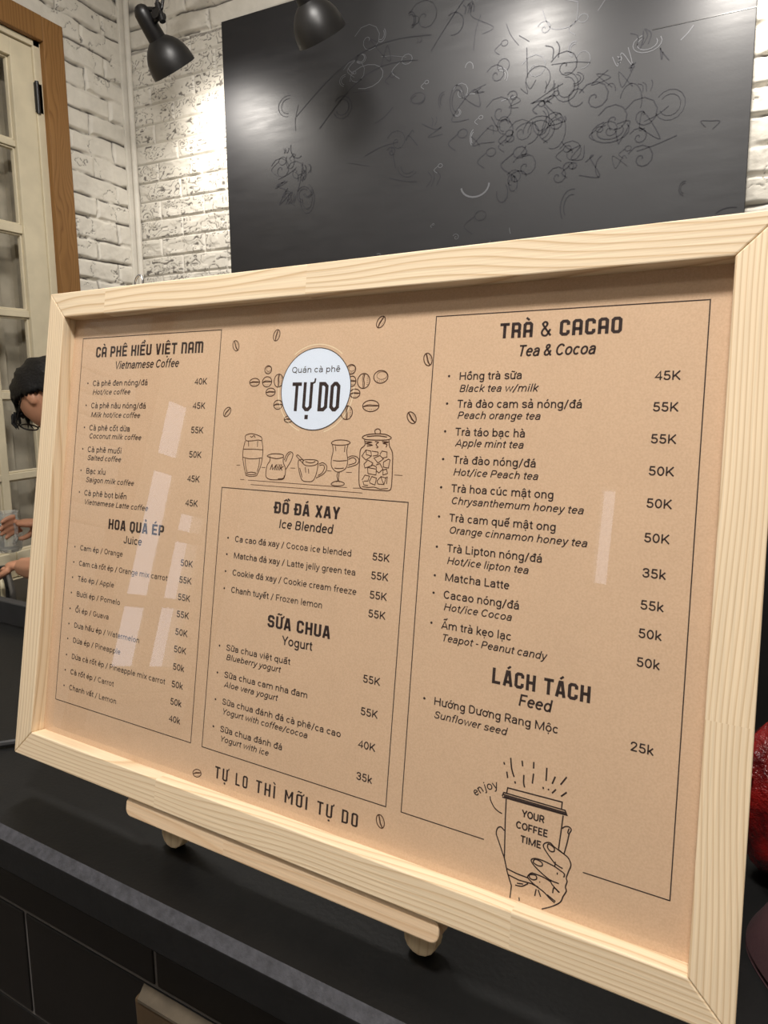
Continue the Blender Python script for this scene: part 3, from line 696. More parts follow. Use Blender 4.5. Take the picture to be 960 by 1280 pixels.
tl.build('front_tiles', plain('black_glazed_tile', lin(11, 10, 10), .4, spec=.3, noise=(12, .3)), counter, bevel=.0012)
MB().box((X0, yt + .0016, .02), (X1, -.008, H0 - .046)).build('grout', plain('grey_grout', lin(96, 92, 90), .9), counter)

# tan box on the counter front
M_tan = plain('tan_board', lin(74, 56, 34), .75, noise=(25, .15))
tb = thing('wall_box', 'tan box fixed to the black tiled front of the counter', 'box', mat=RZ @ Matrix.Translation((-.068, yt, -.273)))
m = MB()
w_, h_, dpt = .072, .1, .011
m.add([(-w_, 0, h_), (w_, 0, h_), (w_ - .004, -dpt, h_ - .005), (-w_ - .004, -dpt, h_ - .005), (-w_, 0, -h_), (w_, 0, -h_), (w_ - .004, -dpt, -h_), (-w_ + .004, -dpt, -h_)],
      [[0, 3, 2, 1], [3, 7, 6, 2], [0, 4, 7, 3], [1, 2, 6, 5], [4, 5, 6, 7], [0, 1, 5, 4]])
m.build('box_body', M_tan, tb, bevel=.003)
MB().add([(-w_ - .001, 0, h_ + .002), (w_ + .001, 0, h_ + .002), (w_ - .003, -dpt - .001, h_ - .003), (-w_ + .003, -dpt - .001, h_ - .003), (-w_ - .001, 0, h_), (w_ + .001, 0, h_), (w_ - .003, -dpt - .001, h_ - .006), (-w_ + .003, -dpt - .001, h_ - .006)],
         [[0, 3, 2, 1], [3, 7, 6, 2], [0, 4, 7, 3], [1, 2, 6, 5], [4, 5, 6, 7]]).build('box_lid', plain('dusty_tan_top', lin(84, 74, 60), .85, noise=(60, .2)), tb)
MB().lathe((-.042, -dpt - .0012, .052), (0, 1, 0), [(0, .0), (0, .013), (.003, .013)], 24).build('hole', M_black_plastic, tb)

# ------------------------------------------------------------------ the menu board
BX = Vector((.998255, -.059037, .001539)); BU = Vector((.008928, .176621, .984239)); BN = Vector((-.058379, -.982507, .176839))
BM = Matrix(((BX.x, -BN.x, BU.x, 0), (BX.y, -BN.y, BU.y, 0), (BX.z, -BN.z, BU.z, 0), (0, 0, 0, 1)))   # local x along, y into the board, z up its face
board = thing('menu_board', 'framed brown paper cafe menu in a pale pine frame leaning on its easel', 'menu board', mat=BM)
WB, HB, DB = .35, .50463, .027
bl, br_, bt, bb_ = .0261, .02755, .02704, .02751
def rail(name, pts, mat):
    """pts: four corners (x, z) of the face, extruded back; mitred ends, softened arrises"""
    m = MB()
    cx = sum(p[0] for p in pts) / 4; cz = sum(p[1] for p in pts) / 4
    q = [(x + (.00012 if x < cx else -.00012), z) for x, z in pts]
    m.add([(x, 0, z) for x, z in q] + [(x, DB, z) for x, z in q], [[0, 1, 2, 3], [7, 6, 5, 4], [0, 4, 5, 1], [1, 5, 6, 2], [2, 6, 7, 3], [3, 7, 4, 0]])
    return m.build('frame_rail', mat, board, bevel=.0011, seg=2)
xi0, xi1, zi0, zi1 = -WB + bl, WB - br_, bb_, HB - bt
rail('top', [(-WB, HB), (xi0, zi1), (xi1, zi1), (WB, HB)], M_pine_top)
rail('bottom', [(-WB, 0), (WB, 0), (xi1, zi0), (xi0, zi0)], M_pine_bot)
rail('left', [(-WB, 0), (xi0, zi0), (xi0, zi1), (-WB, HB)], M_pine_left)
rail('right', [(WB, 0), (WB, HB), (xi1, zi1), (xi1, zi0)], M_pine_right)
YS = .01534                                                            # face of the paper
MB().box((xi0 - .006, YS + .0006, zi0 - .006), (xi1 + .006, YS + .004, zi1 + .006)).build('backing_panel', M_hard, board)
sheet = MB().box((xi0 - .004, YS, zi0 - .004), (xi1 + .004, YS + .0005, zi1 + .004)).build('menu_sheet', M_kraft, board)
MB().box((xi0 - .005, YS - .0017, zi0 - .005), (xi1 + .005, YS - .0006, zi1 + .005)).build('glass_pane', M_acrylic, board)
lp = MB().tube([(-.2345 + .006 * math.sin(a), .020, HB + .008 - .009 * math.cos(a)) for a in [i * .4 for i in range(17)]], .0011, 8)
tag(lp.build('hanging_loop', M_steel, board, smooth=True), 'small wire hanging loop on the top edge')

place = lambda x, y: (x * .001, YS - .00012, y * .001)               # millimetres on the paper

# ---- lettering
def arc(cx, cy, rx, ry, a0, a1, n=14):
    return [(cx + rx * math.cos(math.radians(a0 + (a1 - a0) * i / n)), cy + ry * math.sin(math.radians(a0 + (a1 - a0) * i / n))) for i in range(n + 1)]
def oval(cx, cy, rx, ry): return arc(cx, cy, rx, ry, 0, 360, 18)
XH = .743                                       # height of small letters; capitals are 1 high
_arch = lambda x0, x1: [(x0, .43), (x0 + .05, .57), (x0 + .14, .655), (x0 + .25, .685), (x1 - .105, .65), (x1 - .03, .57), (x1, .46), (x1, .25), (x1, 0)]
_bowl = [(.16, 0), (.16, .94), (.46, .94), (.60, .915), (.70, .84), (.73, .70), (.70, .56), (.60, .475), (.46, .45), (.16, .45)]
_slash = lambda w, h: [[(.07, h), (w - .07, 0)], [(w - .07, h), (.07, 0)]]
# letter -> (advance, straight strokes, curved strokes)
LETTERS = {
 'a': (.765, [], [[(.60, 0), (.60, .25), (.60, .46), (.575, .58), (.50, .66), (.38, .685), (.26, .66), (.17, .59), (.145, .52)], [(.60, .43), (.40, .43), (.24, .39), (.15, .31), (.125, .21), (.16, .11), (.26, .055), (.37, .055), (.49, .10), (.57, .18), (.60, .25)]]),
 'b': (.79, [[(.15, 0), (.15, 1.05)]], [oval(.41, .3715, .26, .309)]),
 'c': (.736, [], [arc(.385, .3715, .265, .309, 42, 318)]),
 'd': (.793, [[(.64, 0), (.64, 1.05)]], [oval(.385, .3715, .26, .309)]),
 'e': (.745, [[(.12, .395), (.64, .395)]], [arc(.38, .3715, .263, .309, 5, 318, 16)]),
 'f': (.489, [[(.04, .68), (.43, .68)], [(.235, 0), (.235, .84)]], [[(.235, .82), (.255, .93), (.32, 1.0), (.40, 1.02), (.47, 1.005)]]),
 'g': (.789, [[(.64, XH), (.64, -.04)]], [oval(.385, .3715, .26, .309), [(.64, -.03), (.61, -.16), (.52, -.23), (.39, -.245), (.27, -.22), (.18, -.15)]]),
 'h': (.775, [[(.15, 0), (.15, 1.05)]], [_arch(.15, .625)]),
 'i': (.342, [[(.171, 0), (.171, XH)]], []),
 'j': (.336, [[(.18, -.08), (.18, XH)]], [[(.18, -.06), (.165, -.17), (.11, -.23), (.0, -.235)]]),
 'k': (.713, [[(.15, 0), (.15, 1.05)], [(.61, XH), (.15, .25)], [(.29, .42), (.65, 0)]], []),
 'l': (.342, [[(.171, 0), (.171, 1.05)]], []),
 'm': (1.232, [[(.15, 0), (.15, XH)]], [_arch(.15, .615), _arch(.615, 1.08)]),
 'n': (.776, [[(.15, 0), (.15, XH)]], [_arch(.15, .625)]),
 'o': (.802, [], [oval(.401, .3715, .275, .309)]),
 'p': (.789, [[(.15, -.285), (.15, XH)]], [oval(.41, .3715, .26, .309)]),
 'q': (.80, [[(.64, -.285), (.64, XH)]], [oval(.385, .3715, .26, .309)]),
 'r': (.476, [[(.15, 0), (.15, XH)]], [[(.15, .43), (.19, .56), (.27, .65), (.36, .685), (.45, .68)]]),
 's': (.726, [], [[(.60, .54), (.56, .62), (.47, .675), (.36, .687), (.25, .665), (.165, .60), (.155, .53), (.19, .46), (.28, .415), (.44, .375), (.56, .325), (.61, .25), (.60, .16), (.53, .09), (.40, .057), (.27, .07), (.17, .13), (.13, .21)]]),
 't': (.46, [[(.03, .68), (.42, .68)], [(.225, .92), (.225, .20)]], [[(.225, .22), (.245, .11), (.31, .065), (.42, .07)]]),
 'u': (.775, [[(.625, XH), (.625, 0)]], [[(.145, XH), (.145, .5), (.145, .28), (.17, .16), (.25, .08), (.37, .06), (.49, .09), (.58, .17), (.625, .27)]]),
 'v': (.682, [[(.06, XH), (.341, .05), (.622, XH)]], []),
 'w': (1.056, [[(.06, XH), (.29, .05), (.528, .68), (.765, .05), (.996, XH)]], []),
 'x': (.698, _slash(.698, XH), []),
 'y': (.666, [[(.06, XH), (.345, .03)]], [[(.606, XH), (.50, .42), (.345, .0), (.28, -.15), (.21, -.225), (.12, -.245), (.06, -.235)]]),
 'z': (.698, [[(.09, .68), (.59, .68), (.09, .063), (.61, .063)]], []),
 'A': (.918, [[(.07, 0), (.459, .96), (.848, 0)], [(.20, .28), (.72, .28)]], []),
 'B': (.876, [[(.16, .06), (.16, .94)], [(.16, .525), (.48, .525)]], [[(.16, .94), (.45, .94), (.60, .91), (.69, .82), (.69, .66), (.60, .56), (.45, .525)], [(.45, .525), (.63, .48), (.73, .37), (.73, .22), (.64, .10), (.47, .06), (.16, .06)]]),
 'C': (.916, [], [arc(.465, .5, .35, .44, 38, 322, 18)]),
 'D': (.922, [[(.16, .06), (.16, .94)]], [[(.16, .94), (.40, .94), (.60, .88), (.73, .74), (.77, .5), (.73, .26), (.60, .12), (.40, .06), (.16, .06)]]),
 'E': (.80, [[(.72, .94), (.16, .94), (.16, .06), (.73, .06)], [(.16, .51), (.65, .51)]], []),
 'F': (.777, [[(.72, .94), (.16, .94), (.16, 0)], [(.16, .48), (.64, .48)]], []),
 'G': (.958, [[(.82, .17), (.82, .46), (.50, .46)]], [arc(.475, .5, .355, .44, 38, 320, 18)]),
 'H': (1.003, [[(.16, 0), (.16, 1)], [(.843, 0), (.843, 1)], [(.16, .52), (.843, .52)]], []),
 'I': (.383, [[(.19, 0), (.19, 1)]], []),
 'J': (.776, [[(.60, 1), (.60, .30)]], [[(.60, .32), (.57, .16), (.47, .075), (.35, .06), (.21, .11), (.13, .27)]]),
 'K': (.881, [[(.16, 0), (.16, 1)], [(.78, 1), (.16, .30)], [(.36, .53), (.82, 0)]], []),
 'L': (.757, [[(.16, 1), (.16, .06), (.71, .06)]], []),
 'M': (1.228, [[(.16, 0), (.16, 1)], [(1.068, 0), (1.068, 1)], [(.17, .96), (.614, .06), (1.058, .96)]], []),
 'N': (1.003, [[(.16, 0), (.16, 1)], [(.843, 0), (.843, 1)], [(.17, .96), (.833, .04)]], []),
 'O': (.967, [], [oval(.483, .5, .365, .44)]),
 'P': (.887, [_bowl[:2]], [_bowl[1:]]),
 'Q': (.967, [[(.55, .18), (.84, -.10)]], [oval(.483, .5, .365, .44)]),
 'R': (.866, [_bowl[:2], [(.46, .45), (.79, 0)]], [_bowl[1:]]),
 'S': (.834, [], [[(.71, .71), (.67, .83), (.57, .92), (.42, .945), (.28, .92), (.175, .84), (.155, .74), (.19, .64), (.30, .565), (.50, .49), (.64, .41), (.70, .30), (.68, .17), (.58, .08), (.43, .055), (.27, .075), (.15, .16), (.11, .28)]]),
 'T': (.839, [[(.05, .94), (.79, .94)], [(.42, .94), (.42, 0)]], []),
 'U': (.912, [], [[(.15, 1), (.15, .65), (.15, .34), (.19, .19), (.30, .085), (.456, .057), (.61, .085), (.72, .19), (.76, .34), (.76, .65), (.76, 1)]]),
 'V': (.895, [[(.07, 1), (.447, .04), (.825, 1)]], []),
 'W': (1.248, [[(.07, 1), (.35, .06), (.624, .92), (.90, .06), (1.178, 1)]], []),
 'X': (.882, _slash(.882, 1), []),
 'Y': (.845, [[(.06, 1), (.422, .42)], [(.785, 1), (.422, .42)], [(.422, .46), (.422, 0)]], []),
 'Z': (.842, [[(.10, .94), (.73, .94), (.10, .06), (.76, .06)]], []),
 '0': (.79, [], [oval(.395, .5, .27, .44)]),
 '2': (.79, [[(.55, .54), (.15, .08), (.15, .06), (.69, .06)]], [[(.13, .68), (.16, .83), (.25, .92), (.39, .945), (.54, .90), (.61, .79), (.61, .67), (.54, .53)]]),
 '3': (.79, [], [[(.12, .74), (.17, .86), (.27, .93), (.39, .945), (.53, .91), (.61, .81), (.61, .69), (.54, .58), (.42, .53), (.27, .53)], [(.42, .53), (.55, .48), (.64, .37), (.64, .24), (.56, .11), (.41, .057), (.26, .075), (.16, .15), (.11, .28)]]),
 '4': (.79, [[(.56, 0), (.56, .94), (.10, .29), (.74, .29)]], []),
 '5': (.79, [[(.65, .94), (.22, .94), (.17, .50)]], [[(.17, .50), (.27, .56), (.39, .58), (.53, .54), (.63, .44), (.655, .31), (.62, .17), (.53, .08), (.39, .055), (.25, .09), (.16, .18), (.13, .26)]]),
 '/': (.58, [[(.48, 1.0), (.08, -.12)]], []),
 '-': (.388, [[(.03, .42), (.36, .42)]], []),
 '&': (.874, [], [[(.82, 0), (.20, .72), (.19, .84), (.26, .92), (.38, .945), (.49, .90), (.52, .80), (.45, .68), (.19, .44), (.12, .30), (.16, .14), (.30, .06), (.46, .08), (.60, .20), (.68, .36), (.70, .48)]]),
}
LETTERS['\u0111'] = (.793, LETTERS['d'][1] + [[(.42, .88), (.80, .88)]], LETTERS['d'][2])
LETTERS['\u0110'] = (.922, LETTERS['D'][1] + [[(.0, .51), (.42, .51)]], LETTERS['D'][2])
def letters(s):
    """a line of sans-serif lettering as strokes: (points, curved?, relative weight), plus its width"""
    x = 0; out = []
    for ch in unicodedata.normalize('NFC', s):
        if ch == ' ': x += .35; continue
        dec = unicodedata.normalize('NFD', ch)
        base, marks = dec[0], dec[1:]
        adv, st, cv = LETTERS[base]
        for pl in st: out.append(([(x + p[0], p[1]) for p in pl], False, 1))
        for pl in cv: out.append(([(x + p[0], p[1]) for p in pl], True, 1))
        h = XH if base.islower() else 1.0
        mx = x + adv / 2 + (.0 if base != 'a' else -.02)
        if base in 'ij' and not any(k in '\u0300\u0301\u0309\u0303' for k in marks): out.append(([(mx, .88), (mx, 1.01)], False, 1.15))
        circ = '\u0302' in marks or '\u0306' in marks
        for mk in marks:
            dx, dy = (.17, .07) if circ and mk in '\u0300\u0301\u0309\u0303' else (0, 0)
            P = lambda *pts: [(mx + dx + a, h + dy + b_) for a, b_ in pts]
            if mk == '\u0300': out.append((P((-.14, .30), (.05, .13)), False, .9))
            elif mk == '\u0301': out.append((P((.14, .30), (-.05, .13)), False, .9))
            elif mk == '\u0302': out.append((P((-.18, .11), (0, .26), (.18, .11)), False, .8))
            elif mk == '\u0306': out.append((P((-.16, .26), (-.09, .14), (.09, .14), (.16, .26)), True, .8))
            elif mk == '\u0309': out.append((P((-.08, .28), (.01, .33), (.09, .26), (.0, .13)), True, .8))
            elif mk == '\u0303': out.append((P((-.2, .14), (-.08, .23), (.08, .15), (.2, .24)), True, .85))
            elif mk == '\u0323': out.append(([(mx - .065, -.19), (mx + .065, -.19)], False, 1.1))
            elif mk == '\u031b': out.append(([(x + adv - .20, h - .13), (x + adv - .06, h - .08), (x + adv + .0, h + .02), (x + adv - .01, h + .13)], True, .8))
        x += adv
    return out, x
def put(mb, runs, xl, xr, u, cap, rot=0, track=0):
    """runs: [(text, extra weight, slant)] set in a row, fitted between xl and xr on baseline u; cap height in mm"""
    x = -.10; st = []
    for k, (s, wt, sh) in enumerate(runs):
        if k: x += .35
        o, w = letters(s)
        st += [([(p[0] + x + p[1] * sh, p[1]) for p in pl], cv, (.142 + 2 * wt) * rw) for pl, cv, rw in o]
        x += w
    x -= .10
    sx = (xr - xl) / x; ca, sa = math.cos(rot), math.sin(rot)
    def at(a, b_):
        a *= sx; b_ *= cap
        return (xl + a * ca - b_ * sa, u + a * sa + b_ * ca)
    for pl, cv, wt in st:
        ribbon(mb, [at(*p) for p in pl], cap * wt, place, cv and len(pl) < 14, closed=len(pl) > 3 and (Vector(pl[0]) - Vector(pl[-1])).length < 1e-6, sub=3)

def glyph(ch, w, t, c):
    l = t / 2; b_ = t / 2; T = 1 - t / 2; r = w - l; m = w / 2
    G = {
     'C': [[(r, .66), (r, T - c), (r - c, T), (l + c, T), (l, T - c), (l, b_ + c), (l + c, b_), (r - c, b_), (r, b_ + c), (r, .34)]],
     'O': [[(l, b_ + c), (l, T - c), (l + c, T), (r - c, T), (r, T - c), (r, b_ + c), (r - c, b_), (l + c, b_), (l, b_ + c)]],
     'D': [[(l, b_), (l, T), (r - c, T), (r, T - c), (r, b_ + c), (r - c, b_), (l, b_)]],
     'P': [[(l, 0), (l, T), (r - c, T), (r, T - c), (r, .42 + c), (r - c, .42), (l, .42)]],
     'R': [[(l, 0), (l, T), (r - c, T), (r, T - c), (r, .45 + c), (r - c, .45), (l, .45)], [(r - c * 1.3, .45), (r, .45 - c), (r, 0)]],
     'H': [[(l, 0), (l, 1)], [(r, 0), (r, 1)], [(l, .5), (r, .5)]],
     'E': [[(w, T), (l, T), (l, b_), (w, b_)], [(l, .5), (w - .07, .5)]],
     'K': [[(l, 0), (l, 1)], [(r, 1), (r, .5 + c), (r - c, .5), (l, .5)], [(r - c, .5), (r, .5 - c), (r, 0)]],
     'I': [[(l, 0), (l, 1)]],
     'U': [[(l, 1), (l, b_ + c), (l + c, b_), (r - c, b_), (r, b_ + c), (r, 1)]],
     'V': [[(l, 1), (m - t * .12, 0)], [(r, 1), (m + t * .12, 0)]],
     'T': [[(0, T), (w, T)], [(m, T), (m, 0)]],
     'n': [[(l, 0), (l, T), (r - c, T), (r, T - c), (r, 0)]],
     'M': [[(l, 0), (l, T), (w * 1.45 - l - c, T), (w * 1.45 - l, T - c), (w * 1.45 - l, 0)], [(w * .725, T), (w * .725, 0)]],
     'm': [[(l, 0), (l, 1)], [(w * 1.3 - l, 0), (w * 1.3 - l, 1)], [(l, .95), (w * .65, .4), (w * 1.3 - l, .95)]],
     'A': [[(l * .75, 0), (w * .40, T), (w * .60, T), (w - l * .75, 0)], [(.16 * w, .27), (w * .84, .27)]],
     'a': [[(l, 0), (l, T - c), (l + c, T), (r - c, T), (r, T - c), (r, 0)], [(l, .40), (r, .40)]],
     'Q': [[(l, b_ + c), (l, T - c), (l + c, T), (r - c, T), (r, T - c), (r, b_ + c), (r - c, b_), (l + c, b_), (l, b_ + c)], [(m, b_), (m + .04, -.13)]],
     'X': [[(l * .9, 1), (w - l * .9, 0)], [(w - l * .9, 1), (l * .9, 0)]],
     'Y': [[(l * .8, 1), (m, .42)], [(w - l * .8, 1), (m, .42)], [(m, .5), (m, 0)]],
     'S': [[(r, .70), (r, T - c), (r - c, T), (l + c, T), (l, T - c), (l, .5 + c), (l + c, .5), (r - c, .5), (r, .5 - c), (r, b_ + c), (r - c, b_), (l + c, b_), (l, b_ + c), (l, .30)]],
     'L': [[(l, 1), (l, b_), (w * .92, b_)]],
     '&': [[(w * .98, .05), (w * .2, .72), (w * .2, .86), (w * .38, .93), (w * .56, .86), (w * .56, .72), (w * .12, .36), (w * .12, .16), (w * .32, .06), (w * .6, .1), (w * .92, .46)]],
    }
    if ch == '\u0110':
        return G['D'] + [[(-t * .45, .5), (w * .52, .5)]], w
    adv = {'I': t, 'M': w * 1.45, 'm': w * 1.3}.get(ch, w)
    return G[ch], adv
def caption(mb, s, xl, xr, u, cap, w=.58, t=.19, c=.09, gap=.13, space=.36, mark=.13):
    x = 0; strokes = []; s = unicodedata.normalize('NFC', s)
    for ch in s:
        if ch == ' ': x += space; continue
        dec = unicodedata.normalize('NFD', ch)
        base, marks = dec[0], dec[1:]
        g, adv = glyph(base, w, t, c)
        tw = .12 if base == '&' else t
        for pl in g: strokes.append(([(x + p[0], p[1]) for p in pl], tw, base == '&'))
        mx = x + adv / 2; circ = '\u0302' in marks
        for mk in marks:
            dx, dy = (.26 if mk == '\u0300' else .15, .06) if circ and mk in '\u0300\u0301\u0309\u0303' else (0, 0)
            X_ = lambda *pts: [(mx + dx + a * w / .58, b_ + dy) for a, b_ in pts]
            if mk == '\u0300': strokes.append((X_((-.13, 1.27), (.06, 1.10)), mark, False))
            elif mk == '\u0301': strokes.append((X_((.13, 1.27), (-.06, 1.10)), mark, False))
            elif mk == '\u0302': strokes.append((X_((-.17, 1.09), (0, 1.23), (.17, 1.09)), mark * .85, False))
            elif mk == '\u0309': strokes.append((X_((-.07, 1.27), (.02, 1.31), (.08, 1.23), (-.01, 1.12)), mark * .8, False))
            elif mk == '\u0303': strokes.append((X_((-.19, 1.14), (-.07, 1.22), (.06, 1.15), (.19, 1.23)), mark * .85, False))
            elif mk == '\u0323': strokes.append(([(mx - .07, -.2), (mx + .07, -.2)], .15, False))
            elif mk == '\u031b': strokes.append(([(x + adv - t / 2, .94), (x + adv + .06, 1.0), (x + adv + .08, 1.13)], mark * .8, False))
        x += adv + gap
    wd = x - gap; sx = (xr - xl) / wd
    for pl, tw, sm in strokes:
        ribbon(mb, pl, tw, lambda a, b_: place(xl + a * sx, u + b_ * cap), sm, closed=pl[0] == pl[-1])

def sub(name, mb, mat=None, label=None):
    return tag(mb.build(name, mat or M_ink, sheet), label)

R_, B_, I_, L_ = (0.006, 0), (.016, 0), (.002, .21), (-.004, 0)
def bullet(mb, x, u): mb.add([place(x + 1.0 * math.cos(a), u + 1.0 * math.sin(a)) for a in [k * .785 for k in range(8)]], [list(range(8))])
def box_line(pts, label):
    m = MB(); ribbon(m, pts, .75, place, closed=pts[0] == pts[-1]); return sub('printed_border', m, None, label)
box_line([(-309.3, 456.7), (-111.0, 456.5), (-110.4, 63.6), (-308.3, 63.4), (-309.3, 456.7)], 'thin border line round the left column')
box_line([(-95.8, 306.8), (99.7, 306.6), (99.3, 63.5), (-96.2, 63.5), (-95.8, 306.8)], 'thin border line round the middle column')
m = MB(); ribbon(m, [(181.7, 63.1), (113.0, 63.3), (112.8, 455.6), (309.0, 455.0), (308.7, 62.8), (253.3, 62.7)], .75, place); sub('printed_border', m, None, 'border line round the right column, open at the cup')

def heading(s, *a, **k): 
    m = MB(); caption(m, s, *a, **k); return sub('printed_heading', m)
heading('CA\u0300 PHE\u0302 KIE\u0302\u0309U VIE\u0323\u0302T naM'.replace('A\u0300', 'a\u0300'), -286.6, -132.7, 435.3, 11.3, w=.60)
heading('HOA QUA\u0309 E\u0301P', -246.2, -166.2, 254.0, 10.6)
heading('\u0110O\u0302\u0300 \u0110A\u0301 XAY', -32.8, 36.2, 287.5, 10.4)
heading('SU\u031b\u0303A CHUA', -30.8, 35.3, 186.2, 10.8)
heading('TRa\u0300 & CaCaO', 166.4, 254.7, 435.6, 11.6)
heading('LA\u0301CH TA\u0301CH', 179.3, 250.4, 178.0, 11.6)

def price_list(items, xb, xt, xp, capn, caps, pw, sub_head=None):
    m = MB(); pr = MB()
    if sub_head:
        sh_ = MB(); put(sh_, [(sub_head[0], *sub_head[5])], *sub_head[1:5]); sub('printed_subheading', sh_)
    for it in items:
        (a, xr, u) = it[0]
        bullet(m, xb, u + capn * .52)
        if isinstance(a, tuple):
            put(m, [(a[0], .006, 0), ('/', 0, 0), (a[1], -.003, 0)], xt, xr, u, capn)
        else: put(m, [(a, *R_)], xt, xr, u, capn)
        if it[1]: put(m, [(it[1][0], *I_)], xt + .6, it[1][1], it[1][2], caps)
        if it[2]: put(pr, [(it[2][0], .008, 0)], xp - (15.1 if it[2][0][-1] == 'K' else 14.6), xp - (0 if it[2][0][-1] == 'K' else .8), it[2][1], 6.15)
    sub('printed_price_column', pr)
    return sub('printed_item_list', m)
price_list([
 (('Cà phê đen nóng/đá', -205.1, 404.5), ('Hot/ice coffee', -230, 395.2), ('40K', 404.3)),
 (('Cà phê nâu nóng/đá', -205.1, 380.5), ('Milk hot/ice coffee', -212.8, 370.8), ('45K', 380.7)),
 (('Cà phê cốt dừa', -225.8, 356.6), ('Coconut milk coffee', -208.7, 348.0), ('55K', 357.0)),
 (('Cà phê muối', -235.8, 333.2), ('Salted coffee', -235.9, 324.5), ('50K', 333.2)),
 (('Bạc xỉu', -257.5, 310.0), ('Saigon milk coffee', -214.2, 300.9), ('45K', 309.7)),
 (('Cà phê bọt biển', -222.9, 286.4), ('Vietnamese Latte coffee', -191.2, 276.9), ('45K', 286.2))],
 -296.0, -287.5, -125.0, 5.9, 5.5, 16.9, ('Vietnamese Coffee', -255.2, -164.3, 422.2, 8.2, (.006, .2)))
J = [('Cam ép', 'Orange', -222.1, 227.4, '50K', 227.8), ('Cam cà rốt ép', 'Orange mix carrot', -157, 210.8, '55K', 211.5), ('Táo ép', 'Apple', -231.4, 194.3, '55K', 194.7), ('Bưởi ép', 'Pomelo', -220.4, 177.8, '55K', 178.2),
     ('Ổi ép', 'Guava', -235.5, 160.7, '50K', 161.1), ('Dưa hấu ép', 'Watermelon', -188.7, 144.3, '50K', 144.3), ('Dứa ép', 'Pineapple', -214.4, 128.2, '50k', 127.4), ('Dứa cà rốt ép', 'Pineapple mix carrot', -149.5, 110.9, '50k', 110.6),
     ('Cà rốt ép', 'Carrot', -220.6, 94.4, '50k', 93.8), ('Chanh vắt', 'Lemon', -214.8, 77.7, '40k', 77.4)]
price_list([(((a, b_), x, u), None, (p, pu)) for a, b_, x, u, p, pu in J], -296.2, -287.2, -125.4, 5.5, 5, 16.6, ('Juice', -221.8, -196.0, 241.5, 7.8, (.006, 0)))
price_list([((('Ca cao đá xay', 'Cocoa ice blended'), 50.2, 257.6), None, ('55K', 257.1)), ((('Matcha đá xay', 'Latte jelly green tea'), 55.5, 242.3), None, ('55K', 241.7)),
            ((('Cookie đá xay', 'Cookie cream freeze'), 57.6, 226.5), None, ('55K', 225.8)), ((('Chanh tuyết', 'Frozen lemon'), 25.1, 210.6), None, ('55K', 210.5))],
           -83.7, -74.9, 86.1, 5.5, 5, 16.9, ('Ice Blended', -26.2, 30.0, 274.7, 7.8, (.008, .10)))
price_list([(('Sữa chua việt quất', -3.7, 157.2), ('Blueberry yogurt', -13.8, 148.6), ('55K', 157.0)), (('Sữa chua cam nha đam', 16.9, 132.3), ('Aloe vera yogurt', -14.7, 123.6), ('55K', 130.5)),
            (('Sữa chua đánh đá cà phê/ca cao', 52.7, 107.5), ('Yogurt with coffee/cocoa', 19.5, 98.8), ('40K', 103.8)), (('Sữa chua đánh đá', -5.3, 82.4), ('Yogurt with ice', -19.9, 73.8), ('35k', 77.8))],
           -84.2, -75.5, 85.6, 5.5, 5.3, 17.0, ('Yogurt', -13.1, 17.9, 173.3, 7.8, (.008, 0)))
price_list([(('Hồng trà sữa', 185.6, 404.6), ('Black tea w/milk', 197.9, 395.2), ('45K', 402.4)), (('Trà đào cam sả nóng/đá', 230.9, 383.0), ('Peach orange tea', 201.3, 374.4), ('55K', 381.2)),
            (('Trà táo bạc hà', 191.1, 361.2), ('Apple mint tea', 190.2, 352.9), ('55K', 359.6)), (('Trà đào nóng/đá', 200.7, 339.4), ('Hot/ice Peach tea', 202.7, 330.3), ('50K', 337.9)),
            (('Trà hoa cúc mật ong', 215.1, 317.3), ('Chrysanthemum honey tea', 236.7, 308.0), ('50K', 316.1)), (('Trà cam quế mật ong', 218.3, 294.4), ('Orange cinnamon honey tea', 240.7, 285.2), ('50K', 292.8)),
            (('Trà Lipton nóng/đá', 210.1, 270.8), ('Hot/ice lipton tea', 200.4, 261.5), ('35k', 269.1)), (('Matcha Latte', 187.1, 248.4), None, ('55k', 247.6)),
            (('Cacao nóng/đá', 195.7, 234.8), ('Hot/ice Cocoa', 190.4, 225.7), ('50k', 228.5)), (('Ấm trà kẹo lạc', 191.4, 211.4), ('Teapot - Peanut candy', 217.5, 202.0), ('50k', 209.2))],
           127.3, 136.3, 293.6, 6.1, 5.6, 17.0, ('Tea & Cocoa', 181.7, 237.1, 421.5, 8.4, (.008, .21)))
price_list([(('Hướng Dương Rang Mộc', 229.9, 152.2), ('Sunflower seed', 192.6, 142.3), ('25k', 152.6))], 125.9, 134.6, 293.4, 6.1, 5.5, 16.5, ('Feed', 200.7, 223.6, 165.9, 8.4, (.01, .15)))
# slogan along the lower edge
m = MB()
for s, a, b_ in (('TU\u031b\u0323', -78.2, -63.0), ('LO', -53.6, -39.8), ('THI\u0300', -30.4, -9.0), ('mO\u031b\u0303I', 1.4, 25.2), ('TU\u031b\u0323', 35.0, 50.4), ('DO', 59.6, 75.0)):
    caption(m, s, a, b_, 39.4, 10.9, w=.46, t=.135, c=.07, gap=.22, mark=.10)
sub('printed_slogan', m, None, 'tall thin slogan lettering on the lower margin')

